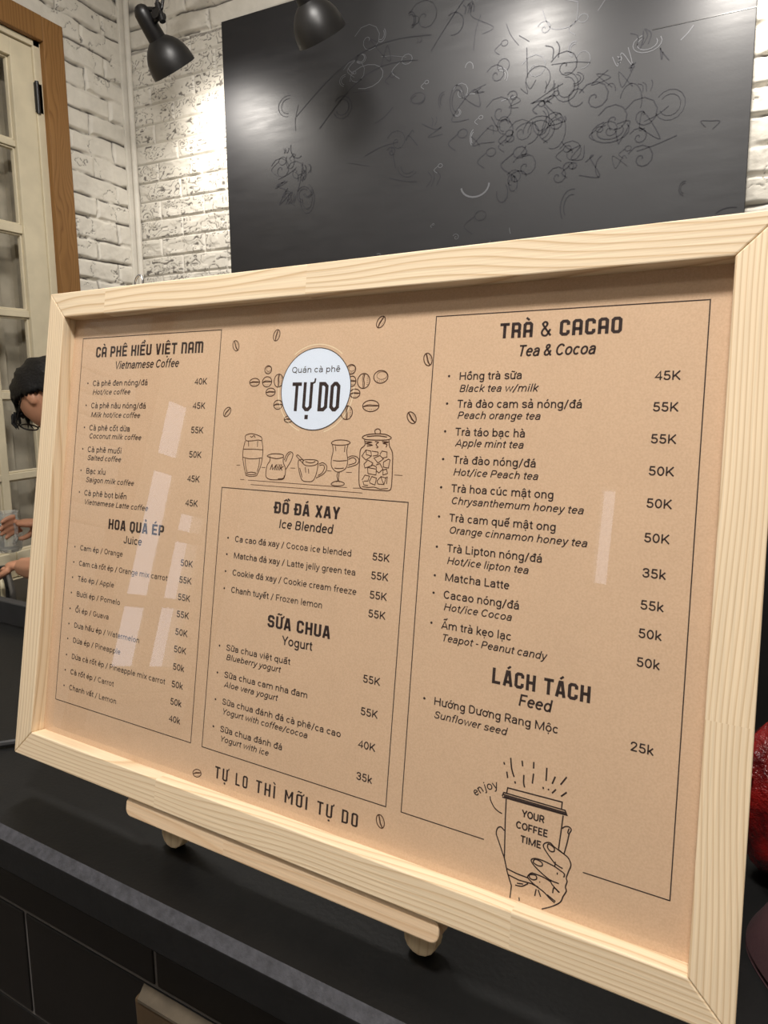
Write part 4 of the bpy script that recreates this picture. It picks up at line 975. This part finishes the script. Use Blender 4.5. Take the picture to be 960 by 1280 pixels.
# ---- logo
el = lambda cx, cy, rx, ry, n=64, a0=0, a1=2 * math.pi: [(cx + rx * math.cos(a0 + (a1 - a0) * i / n), cy + ry * math.sin(a0 + (a1 - a0) * i / n)) for i in range(n + 1)]
m = MB(); m.add([(x * .001, YS - .00020, y * .001) for x, y in el(1.5, 398.8, 36.2, 35.8)[:-1]], [list(range(64))]); logo = sub('logo_disc', m, M_logo, 'white logo disc')
m = MB(); pl2 = lambda x, y: (x * .001, YS - .00026, y * .001)
ribbon(m, el(1.5, 398.8, 36.4, 36.0)[:-1], .7, pl2, closed=True); sub('logo_ring', m)
for a0, a1 in ((50, 128), (172, 250), (-72, 2)):
    m = MB(); ribbon(m, el(1.5, 398.8, 39.6, 39.2, 24, math.radians(a0), math.radians(a1)), .8, place)
    sub('logo_halo', m, M_halo, 'pale arc beside the logo disc')
m = MB(); _pl = place
place = pl2
put(m, [('Quán cà phê', -.002, 0)], -24.2, 25.8, 413.3, 5.3)
caption(m, 'TU\u031b\u0323', -22.9, -.6, 379.2, 25.6, w=.40, t=.125, c=.09, gap=.08, mark=.08)
caption(m, 'DO', 5.6, 27.6, 379.2, 25.6, w=.37, t=.125, c=.09, gap=.08)
place = _pl
sub('logo_lettering', m)

# ---- line drawings
def bean(cx, cy, rx, ry, kind, ang=0, mat=None):
    m = MB(); ca, sa = math.cos(ang), math.sin(ang)
    tr = lambda pts: [(cx + x * ca - y * sa, cy + x * sa + y * ca) for x, y in pts]
    ribbon(m, tr(el(0, 0, rx, ry, 28)[:-1]), 0.8, place, closed=True)
    if kind == 0:
        ribbon(m, tr(el(rx * .15, ry * .2, rx * .72, ry * .6, 20)[:-1]), .35, place, closed=True)
        for k in range(4): ribbon(m, tr([(-rx * .5 + k * rx * .3, -ry * .55), (-rx * .35 + k * rx * .3, -ry * .8)]), .3, place)
    elif kind == 1:
        ribbon(m, tr([(-rx * .95, -ry * .1), (-rx * .3, ry * .22), (rx * .3, ry * .18), (rx * .95, ry * .1)]), .45, place, True)
        ribbon(m, tr([(-rx * .9, -ry * .15), (-rx * .3, ry * .02), (rx * .3, 0), (rx * .92, ry * .02)]), .75, place, True)
        for k in range(6): ribbon(m, tr([(-rx * .6 + k * rx * .24, -ry * .5), (-rx * .55 + k * rx * .24, -ry * .78 + abs(k - 2.5) * ry * .09)]), .3, place)
    else:
        ribbon(m, tr([(-rx * .08, ry * .95), (-rx * .2, ry * .3), (-rx * .1, -ry * .3), (-rx * .05, -ry * .95)]), .5, place, True)
        ribbon(m, tr([(rx * .12, ry * .95), (0, ry * .3), (rx * .12, -ry * .3), (rx * .12, -ry * .95)]), .9, place, True)
        for k in range(5): ribbon(m, tr([(rx * .5, ry * (.55 - k * .25)), (rx * .8, ry * (.5 - k * .25))]), .3, place)
    return sub('printed_coffee_bean', m, M_ink_soft)
for b_ in BEANS: bean(*b_, mat=None)
for x, y, a in ((-44.8, 448.1, 1.3), (-91.8, 440.4, 2.0), (62.5, 454.1, 1.0), (108, 421.5, 1.9), (97.3, 374.7, 2.2), (-96.4, 377.9, .8), (-99.8, 37.8, .3), (95.4, 50.7, 1.9)): bean(x, y, 5.2, 3.5, 1, a)
def drawing(name, keys, w, mat, smooth=True, label=None):
    m = MB()
    for k in keys:
        for pl in DRAW[k]:
            cl = len(pl) > 3 and pl[0] == pl[-1]
            ribbon(m, pl, w, place, smooth and len(pl) > 2, closed=cl, sub=4)
    return m
for nm, ks in (('printed_latte_glass', ['glass']), ('printed_teacup', ['teacup']), ('printed_goblet', ['goblet'])):
    sub(nm, drawing(nm, ks, .7, None), M_ink_soft)
m = drawing('j', ['jug'], .75, None); put(m, [('Milk', .01, .35)], -41.2, -27.8, 326.0, 5.2); sub('printed_milk_jug', m, M_ink_soft)
m = drawing('j', ['jar'], .8, None)
for pl in DRAW['jar_ice']: ribbon(m, pl, .65, place, closed=pl[0] == pl[-1])
sub('printed_ice_jar', m, M_ink_soft)
m = MB()
for pl in DRAW['shelf']: ribbon(m, pl, .45, place)
sub('printed_shelf_line', m, M_ink_soft)
m = MB()
for pl in DRAW['cup']: ribbon(m, pl, .95, place, closed=pl[0] == pl[-1])
put(m, [('YOUR', .03, 0)], 208.9, 224.4, 87.8, 5.0); put(m, [('COFFEE', .03, 0)], 205.2, 227.6, 78.7, 5.0); put(m, [('TIME', .03, 0)], 209.0, 223.5, 69.5, 5.0)
sub('printed_paper_cup', m)
sub('printed_hand', drawing('h', ['hand'], .9, None))
m = drawing('r', ['rays'], 1.1, None); ribbon(m, DRAW['tail'][0], .8, place, True)
put(m, [('en', -.004, 0)], 173.6, 181.0, 92.6, 6.0, rot=.75); put(m, [('joy', -.004, 0)], 180.4, 190.6, 98.6, 6.0, rot=.42)
sub('printed_steam_rays', m)

# ------------------------------------------------------------------ easel
easel = thing('tabletop_easel', 'pale pine easel standing on the black counter under the menu board', 'easel', mat=BM)
m = MB()
xa, xb_ = -.1765, .1563; z0, z1 = -.0190, -.0004
def rr(x0, x1, za, zb, r, n=6):
    pts = []
    for cx, cz, a0 in ((x1 - r, zb - r, 0), (x0 + r, zb - r, 90), (x0 + r, za + r, 180), (x1 - r, za + r, 270)):
        for k in range(n + 1):
            a = math.radians(a0 + 90 * k / n); pts.append((cx + r * math.cos(a), cz + r * math.sin(a)))
    return pts
pts = rr(xa, xb_, z0, z1, .007); k = len(pts)
m.add([(x, .0030, z) for x, z in pts] + [(x, .0275, z) for x, z in pts], [list(range(k)), list(range(k, 2 * k))[::-1]] + [[i, i + k, (i + 1) % k + k, (i + 1) % k] for i in range(k)])
m.build('ledge', M_easel, easel, bevel=.0012)
foot_z = -.0490
for xf in (-.137, .131):
    m = MB(); xt = xf * .30
    n = 8; pts = [(xf + .0145 * math.cos(math.pi + math.pi * i / n), foot_z + .0145 + .0145 * math.sin(math.pi + math.pi * i / n)) for i in range(n + 1)]
    pts += [(xt + .0145, .47), (xt - .0145, .47)]
    k = len(pts)
    m.add([(x, .0278, z) for x, z in pts] + [(x, .0408, z) for x, z in pts], [list(range(k)), list(range(k, 2 * k))[::-1]] + [[i, i + k, (i + 1) % k + k, (i + 1) % k] for i in range(k)])
    m.build('front_leg', M_easel_v, easel, bevel=.0012)
BMi = BM.inverted()
pt_top = Vector((0, .05, .43)); gp = BMi @ Vector((.0, .27, CT + .0115))
m = MB(); m.tube([pt_top, gp], .010, 8); m.build('rear_leg', M_easel_v, easel, smooth=True)
m = MB(); m.box((-.05, .0408, .405), (.05, .052, .445)); m.build('cross_bar', M_easel, easel, bevel=.001)

# ------------------------------------------------------------------ things on the counter
M_cable = plain('black_rubber', lin(44, 44, 46), .45)
cp = [(-1.1, .02, CT + .0046), (-.80, .0, CT + .0046), (-.62, -.002, CT + .0046), (-.52, .045, CT + .0046), (-.452, .098, CT + .0046), (-.40, .17, CT + .0046), (-.33, .24, CT + .0046), (-.20, .29, CT + .0046)]
cps = []
P_ = [Vector(p) for p in cp]
for i in range(len(P_) - 1):
    p0, p1, p2, p3 = P_[max(i - 1, 0)], P_[i], P_[i + 1], P_[min(i + 2, len(P_) - 1)]
    for k in range(8):
        t = k / 8; cps.append(.5 * ((2 * p1) + (p2 - p0) * t + (2 * p0 - 5 * p1 + 4 * p2 - p3) * t * t + (3 * p1 - p0 - 3 * p2 + p3) * t ** 3))
cb = MB().tube(cps, .004, 8).build('cable', M_cable, smooth=True)
tag(cb, 'black cable lying on the counter by the left end of the board', 'cable')

# glossy red bag, crumpled cellophane over red sweets
M_red, nt, b = new_mat('red_cellophane')
tc = nd(nt, 'ShaderNodeTexCoord'); n = nd(nt, 'ShaderNodeTexVoronoi', inp={'Scale': 55.0}); nt.links.new(tc.outputs['Object'], n.inputs['Vector'])
r = nd(nt, 'ShaderNodeValToRGB'); r.color_ramp.elements[0].color = lin(150, 24, 22); r.color_ramp.elements[1].color = lin(60, 8, 12); nt.links.new(n.outputs['Distance'], r.inputs[0])
nt.links.new(r.outputs[0], b.inputs['Base Color']); b.inputs['Roughness'].default_value = .12
n2 = nd(nt, 'ShaderNodeTexNoise', inp={'Scale': 60.0, 'Detail': 5.0, 'Roughness': .7}); nt.links.new(tc.outputs['Object'], n2.inputs['Vector'])
bp = nd(nt, 'ShaderNodeBump', inp={'Strength': .9, 'Distance': .006}); nt.links.new(n2.outputs['Fac'], bp.inputs['Height']); nt.links.new(bp.outputs['Normal'], b.inputs['Normal'])
rb = thing('gift_bag', 'glossy red crumpled bag standing on the counter behind the right side of the board', 'bag', (.462, .238, CT + .001))
m = MB(); vs = []; n_, h_ = 40, 22
for i in range(h_ + 1):
    t = i / h_; z = .19 * t
    rad = 1.0 if t < .55 else 1.0 - 1.25 * (t - .55) ** 1.0
    if t > .9: rad = .44 + (t - .9) * 3
    rad *= 1 - .35 * max(0, .12 - t) / .12
    for k in range(n_):
        a = 2 * math.pi * k / n_
        w = 1 + .10 * math.sin(a * 7 + t * 5) * (t > .5) + .05 * math.sin(a * 3 + t * 9) + .03 * math.sin(a * 13 - t * 20)
        vs.append((.108 * rad * w * math.cos(a), .056 * rad * w * math.sin(a), z + .004 * math.sin(a * 5)*(t>.05)))
fs = [[i * n_ + k, i * n_ + (k + 1) % n_, (i + 1) * n_ + (k + 1) % n_, (i + 1) * n_ + k] for i in range(h_) for k in range(n_)]
m.add(vs, fs + [list(range(n_))[::-1]]); m.build('bag_body', M_red, rb, smooth=True)
m = MB().tube([(.05 * math.cos(a * .35), .027 * math.sin(a * .35), .171 + .001 * math.sin(a)) for a in range(19)], .004, 8)
tag(m.build('bag_tie', plain('dark_red_ribbon', lin(90, 16, 20), .4), rb, smooth=True), 'dark red ribbon tie')

# folded maroon cloth
M_maroon = plain('maroon_cloth', lin(44, 15, 20), .85, noise=(30, .15), bump=(300, .4, .001))
m = MB(); nx, ny = 44, 30
for lay in range(2):
    vs = []
    for i in range(nx + 1):
        for j in range(ny + 1):
            u, v = i / nx, j / ny
            edge = min(u, 1 - u, v, 1 - v)
            z = (.034 - lay * .033) * (1 - max(0, .06 - edge) / .06 * .85) + (.012 * math.sin(u * 9 + v * 4) + .006 * math.sin(v * 17 - u * 6)) * (lay == 0) * min(1, edge * 8)
            vs.append((-.10 + .27 * u + .015 * math.sin(v * 6), -.085 + .17 * v + .012 * math.sin(u * 7), max(z, 0 if lay else .002)))
    fs = [[i * (ny + 1) + j, (i + 1) * (ny + 1) + j, (i + 1) * (ny + 1) + j + 1, i * (ny + 1) + j + 1] for i in range(nx) for j in range(ny)]
    m.add(vs, fs if lay == 0 else [f[::-1] for f in fs])
c_ = m.build('folded_cloth', M_maroon, smooth=True); c_.location = (.478, .088, CT + .001)
tag(c_, 'dark maroon cloth lying folded on the counter right of the board', 'cloth')

# ------------------------------------------------------------------ worktop behind the bar
bw = thing('back_worktop', 'low dark worktop under the French window behind the bar', 'worktop', (-1.815, 1.0, FLOOR))
BWZ = -.325
MB().box((-.205, -.85, BWZ - FLOOR - .035), (.19, .92, BWZ - FLOOR)).build('worktop', plain('dark_laminate', lin(46, 43, 42), .45, noise=(20, .2)), bw, bevel=.003)
MB().box((-.205, -.84, .08), (.17, .91, BWZ - FLOOR - .035)).build('cabinet_body', plain('dark_cabinet', lin(30, 27, 26), .6), bw, bevel=.003)

bc = thing('back_cabinet', 'black cabinet standing along the back wall under the blackboard', 'cabinet', (.15, 1.74, FLOOR))
MB().box((-1.0, -.20, .06), (1.1, .22, 1.28)).build('cabinet_body', plain('black_cabinet', lin(16, 15, 15), .6), bc, bevel=.003)
MB().box((-1.02, -.215, 1.28), (1.12, .22, 1.31)).build('cabinet_top', M_darkwood, bc, bevel=.003)
for i in range(4): MB().box((-.98 + .52 * i, -.214, .10), (-.48 + .52 * i, -.2, 1.25)).build('door', plain('black_cabinet_door', lin(20, 19, 19), .5), bc, bevel=.003)

pit = thing('metal_pitcher', 'steel pitcher with cream handle on the low back worktop', 'pitcher', (-1.79, 1.01, BWZ))
MB().lathe((0, 0, 0), (0, 0, 1), [(0, 0), (0, .05), (.01, .054), (.05, .053), (.09, .046), (.115, .044), (.125, .047), (.122, .044), (.09, .043), (.05, .050), (.012, .050), (.006, 0)], 32).build('pitcher_body', M_steel, pit, smooth=True)
MB().tube([(.046, -.02, .10), (.075, -.035, .10), (.088, -.042, .08), (.085, -.041, .045), (.066, -.032, .025), (.05, -.024, .025)], .007, 10).build('pitcher_handle', plain('cream_plastic', lin(212, 202, 170), .4), pit, smooth=True)

# ------------------------------------------------------------------ the person behind the bar
M_skin = plain('skin', lin(200, 146, 116), .5, noise=(14, .05))
M_hair = plain('black_hair', lin(10, 9, 10), .55, spec=.3, bump=(140, .6, .003))
M_shirt = plain('black_shirt', lin(30, 29, 33), .85, bump=(90, .3, .002))
M_trouser = plain('dark_trousers', lin(36, 36, 42), .85)

def skin_mesh(verts, edges, radii, root=0, levels=1):
    me = bpy.data.meshes.new('tmp'); me.from_pydata(verts, edges, []); me.update()
    o = bpy.data.objects.new('tmp', me); COL.objects.link(o)
    sk = o.modifiers.new('s', 'SKIN'); sk.use_smooth_shade = True; sk.branch_smoothing = .3
    for i, sv in enumerate(me.skin_vertices[0].data):
        r_ = radii[i]; sv.radius = (r_, r_) if not isinstance(r_, tuple) else r_
        sv.use_root = (i == root)
    if levels:
        ss = o.modifiers.new('d', 'SUBSURF'); ss.levels = levels; ss.render_levels = levels
    bpy.context.view_layer.update()
    ev = o.evaluated_get(bpy.context.evaluated_depsgraph_get()); e = ev.to_mesh()
    v = [tuple(p.co) for p in e.vertices]; f = [list(p.vertices) for p in e.polygons]
    ev.to_mesh_clear(); bpy.data.objects.remove(o, do_unlink=True); bpy.data.meshes.remove(me)
    return v, f

PB = Vector((-.92, 1.02, FLOOR))
person = thing('person', 'person with black hair and glasses in a dark shirt, bent over behind the bar', 'person', PB)
V = []; E_ = []; R = []
def vtx(p, r, parent=None):
    V.append(tuple(Vector(p) - PB)); R.append(r)
    if parent is not None: E_.append((parent, len(V) - 1))
    return len(V) - 1
pel = vtx((-.92, 1.02, -.13), (.135, .105))
sp1 = vtx((-.98, 1.02, .05), (.125, .10), pel)
sp2 = vtx((-1.09, 1.02, .20), (.145, .105), sp1)
sp3 = vtx((-1.175, 1.015, .275), (.11, .085), sp2)
nk = vtx((-1.26, 1.01, .325), .052, sp3)
nk2 = vtx((-1.36, 1.0, .365), .050, nk)
HANDS = []
def limb(pts, rs, start):
    p = start
    for q, r_ in zip(pts, rs): p = vtx(q, r_, p)
    return p
la = limb([(-1.16, .90, .255), (-1.20, .85, .22), (-1.24, .83, .04), (-1.30, .84, -.10), (-1.42, .88, -.128), (-1.56, .935, -.148)], [.06, .052, .046, .042, .040, .029], sp3)
ra = limb([(-1.16, 1.13, .255), (-1.20, 1.185, .22), (-1.28, 1.20, .08), (-1.38, 1.18, -.045), (-1.52, 1.13, -.048), (-1.66, 1.085, -.050)], [.06, .052, .046, .042, .038, .028], sp3)
for s in (-1, 1):
    limb([(-.92, 1.02 + s * .09, -.20), (-.96, 1.02 + s * .10, -.58), (-.92, 1.02 + s * .10, -.96), (-.93, 1.02 + s * .10, -1.005), (-1.05, 1.02 + s * .11, -1.018)], [.092, .06, .042, .038, .030], pel)
bv, bf = skin_mesh(V, E_, R, 0, 1)
def hand(wrist, d, up, curl, flip):
    """palm, four unequal bent fingers and a side thumb; d = pointing direction, up = back of the hand"""
    w = Vector(wrist) - PB; d = Vector(d).normalized(); up = Vector(up); up = (up - d * up.dot(d)).normalized(); sd = d.cross(up) * flip
    vv, ff = [], []
    def chain(ps, rs):
        v, f = skin_mesh([tuple(p) for p in ps], [(i, i + 1) for i in range(len(ps) - 1)], rs, 0, 1)
        o = len(vv); vv.extend(v); ff.extend([[i + o for i in q] for q in f])
    chain([w - d * .01, w + d * .035, w + d * .08], [(.024, .017), (.036, .016), (.040, .014)])
    for k, L in enumerate((.070, .078, .073, .058)):
        s = sd * (-.030 + .020 * k)
        p = w + d * .07 + s; dr = d.copy(); ps = [p]; a = 0
        for seg in (.45, .32, .23):
            a += curl; q = (d * math.cos(a) - up * math.sin(a)); ps.append(ps[-1] + q * L * seg)
        chain(ps, [.0098, .009, .0083, .007])
    b0 = w + d * .025 - sd * .024
    chain([b0, b0 + d * .022 - sd * .022 - up * .008, b0 + d * .045 - sd * .030 - up * .018, b0 + d * .064 - sd * .026 - up * .026], [.013, .0115, .010, .008])
    return vv, ff
parts = [(bv, bf)]
lw, rw = V[la], V[ra]
parts.append(hand(Vector(lw) + PB, (-1, .36, -.08), (0, -.35, 1), .30, 1))
parts.append(hand(Vector(rw) + PB, (-1, -.25, 0), (-.1, .9, .5), .55, -1))
# head: skull, jaw, nose, lips, ears
HC = Vector((-1.452, 1.0, .365)) - PB
fw = Vector((-.42, -.04, -.90)).normalized(); upv = Vector((-.90, 0, .42)); upv = (upv - fw * upv.dot(fw)).normalized(); lf_ = upv.cross(fw)   # lf_: the person's left
HM = Matrix((fw, lf_, upv)).transposed()
def head_pt(f_, l_, u_): return HC + HM @ Vector((f_, l_, u_))
hv, hf = [], []
n_, m_ = 36, 28
for i in range(m_ + 1):
    th = math.pi * i / m_
    for k in range(n_):
        ph = 2 * math.pi * k / n_
        x, y, z = math.sin(th) * math.cos(ph), math.sin(th) * math.sin(ph), math.cos(th)
        f_, l_, u_ = .096 * x, .076 * y, .112 * z
        if z < -.1:
            s = (-z - .1) / .9; l_ *= 1 - .38 * s; f_ = f_ * (1 - .18 * s) + .018 * s
            if x < 0: f_ *= 1 - .45 * s
        if x > 0: f_ -= .010 * max(0, 1 - abs(z - .12) * 7) * max(0, 1 - abs(abs(y) - .38) * 4)     # eye sockets
        if x > .5: f_ += .022 * max(0, 1 - abs(y) * 7) * max(0, 1 - abs(z + .12) * 5) + .006 * max(0, 1 - abs(z + .48) * 12) * max(0, 1 - abs(y) * 4)
        hv.append(tuple(head_pt(f_, l_, u_)))
for i in range(m_):
    for k in range(n_): hf.append([i * n_ + k, (i + 1) * n_ + k, (i + 1) * n_ + (k + 1) % n_, i * n_ + (k + 1) % n_])
parts.append((hv, hf))
for s in (-1, 1):
    ev_, ef_ = [], []
    for i in range(9):
        th = math.pi * i / 8
        for k in range(14):
            ph = 2 * math.pi * k / 14
            ev_.append(tuple(head_pt(-.006 + .018 * math.sin(th) * math.cos(ph) - .010 * math.cos(th), s * (.076 + .010 * math.sin(th) * math.sin(ph)), -.004 + .031 * math.cos(th))))
    for i in range(8):
        for k in range(14): ef_.append([i * 14 + k, (i + 1) * 14 + k, (i + 1) * 14 + (k + 1) % 14, i * 14 + (k + 1) % 14])
    parts.append((ev_, ef_))
m = MB()
for v, f in parts: m.add(v, f)
body = m.build('body', M_skin, person, smooth=True)
rm = body.modifiers.new('one surface', 'REMESH'); rm.mode = 'VOXEL'; rm.voxel_size = .0055; rm.use_smooth_shade = True
sm = body.modifiers.new('soften', 'SMOOTH'); sm.iterations = 2; sm.factor = .4
# hair: a cap of the skull that leaves the face and ears free
m = MB(); vs = []; idx = {}
n_, m_ = 56, 34
fs = []
for i in range(m_ + 1):
    th = math.pi * i / m_
    for k in range(n_):
        ph = 2 * math.pi * k / n_
        x, y, z = math.sin(th) * math.cos(ph), math.sin(th) * math.sin(ph), math.cos(th)
        w = 1 + .025 * math.sin(ph * 9 + th * 3) + .015 * math.sin(ph * 23 - th * 5)
        vs.append((x, y, z, tuple(head_pt((.112 * x - .004) * w, .090 * y * w, (.126 * z + .004) * w))))
for i in range(m_):
    for k in range(n_):
        q = [i * n_ + k, (i + 1) * n_ + k, (i + 1) * n_ + (k + 1) % n_, i * n_ + (k + 1) % n_]
        cx = sum(vs[j][0] for j in q) / 4; cz = sum(vs[j][2] for j in q) / 4
        line = .40 if cx > .35 else (.40 - (.35 - cx) * 1.1 if cx > -.1 else (-.10 - (-.1 - cx) * 1.3))
        if cz > line - .04 * math.sin(k * 2.3): fs.append(q)
m.add([v[3] for v in vs], fs)
hair = m.build('hair', M_hair, person, smooth=True, merge=True)
sd_ = hair.modifiers.new('thickness', 'SOLIDIFY'); sd_.thickness = .016; sd_.offset = -1
tag(hair, 'short black hair')
# loose locks on the brow
m = MB(); rr_ = random.Random(4)
for i in range(9):
    a = rr_.uniform(-.055, .065); p0 = head_pt(.088 + rr_.uniform(-.01, .006), a, .062); p1 = head_pt(.108, a * 1.05 + rr_.uniform(-.01, .01), .045); p2 = head_pt(.112 + rr_.uniform(0, .008), a * 1.1 + rr_.uniform(-.015, .015), .030 + rr_.uniform(-.01, .01))
    m.tube([p0, p1, p2], [.006, .004, .0008], 6)
tag(m.build('fringe', M_hair, hair, smooth=True), 'strands of black hair over the brow')
# glasses
m = MB()
for s in (-1, 1):
    m.tube([head_pt(.104, s * (.034 + .026 * math.cos(a)), .010 + .020 * math.sin(a)) for a in [k * .3491 for k in range(19)]], .0022, 8)
    m.tube([head_pt(.104, s * .060, .014), head_pt(.09, s * .077, .016), head_pt(.0, s * .083, .018), head_pt(-.02, s * .083, .006)], .0022, 8)
m.tube([head_pt(.105, -.009, .014), head_pt(.108, 0, .017), head_pt(.105, .009, .014)], .002, 8)
tag(m.build('glasses', M_black_plastic, person, smooth=True), 'black framed glasses')
# clothes
def cloth(name, ids, grow, mat, label, cut=None):
    mp = {}; v2 = []; e2 = []; r2 = []
    for i in ids: mp[i] = len(v2); v2.append(V[i]); r_ = R[i]; r2.append((r_[0] + grow, r_[1] + grow) if isinstance(r_, tuple) else r_ + grow)
    for a, b_ in E_:
        if a in mp and b_ in mp: e2.append((mp[a], mp[b_]))
    v, f = skin_mesh(v2, e2, r2, 0, 2)
    return tag(MB().add(v, f).build(name, mat, person, smooth=True), label)
cloth('shirt', [pel, sp1, sp2, sp3, la - 5, la - 4, la - 3, ra - 5, ra - 4, ra - 3], .014, M_shirt, 'dark short sleeved shirt')
legs = [i for i in range(ra + 1, len(V)) if V[i][2] > .06]
cloth('trousers', [pel] + legs, .016, M_trouser, 'dark trousers')
wb = Vector(V[ra]) - (Vector(V[ra]) - Vector(V[ra - 1])).normalized() * .02
m = MB().tube([wb + Vector((0, .034 * math.cos(a), .034 * math.sin(a))) for a in [k * .3491 for k in range(19)]], .006, 8)
tag(m.build('wrist_band', plain('dark_violet_band', lin(44, 26, 66), .6), person, smooth=True), 'dark violet band round the wrist')

gj = thing('glass_jug', 'small clear glass jug held in the hands behind the bar', 'jug', (-1.80, 1.075, -.155))
M_gj, nt, b = new_mat('thick_glass')
b.inputs['Base Color'].default_value = (.95, .97, .97, 1); b.inputs['Roughness'].default_value = .05; b.inputs['Transmission Weight'].default_value = .85; b.inputs['IOR'].default_value = 1.45
MB().lathe((0, 0, 0), (0, 0, 1), [(0, 0), (0, .034), (.01, .040), (.05, .046), (.085, .040), (.115, .032), (.135, .036), (.134, .033), (.114, .029), (.085, .037), (.05, .043), (.012, .036), (.006, 0)], 32).build('jug_body', M_gj, gj, smooth=True)
MB().tube([(.036, -.012, .115), (.062, -.02, .115), (.074, -.024, .09), (.068, -.022, .05), (.044, -.014, .035)], .006, 10).build('jug_handle', M_gj, gj, smooth=True)
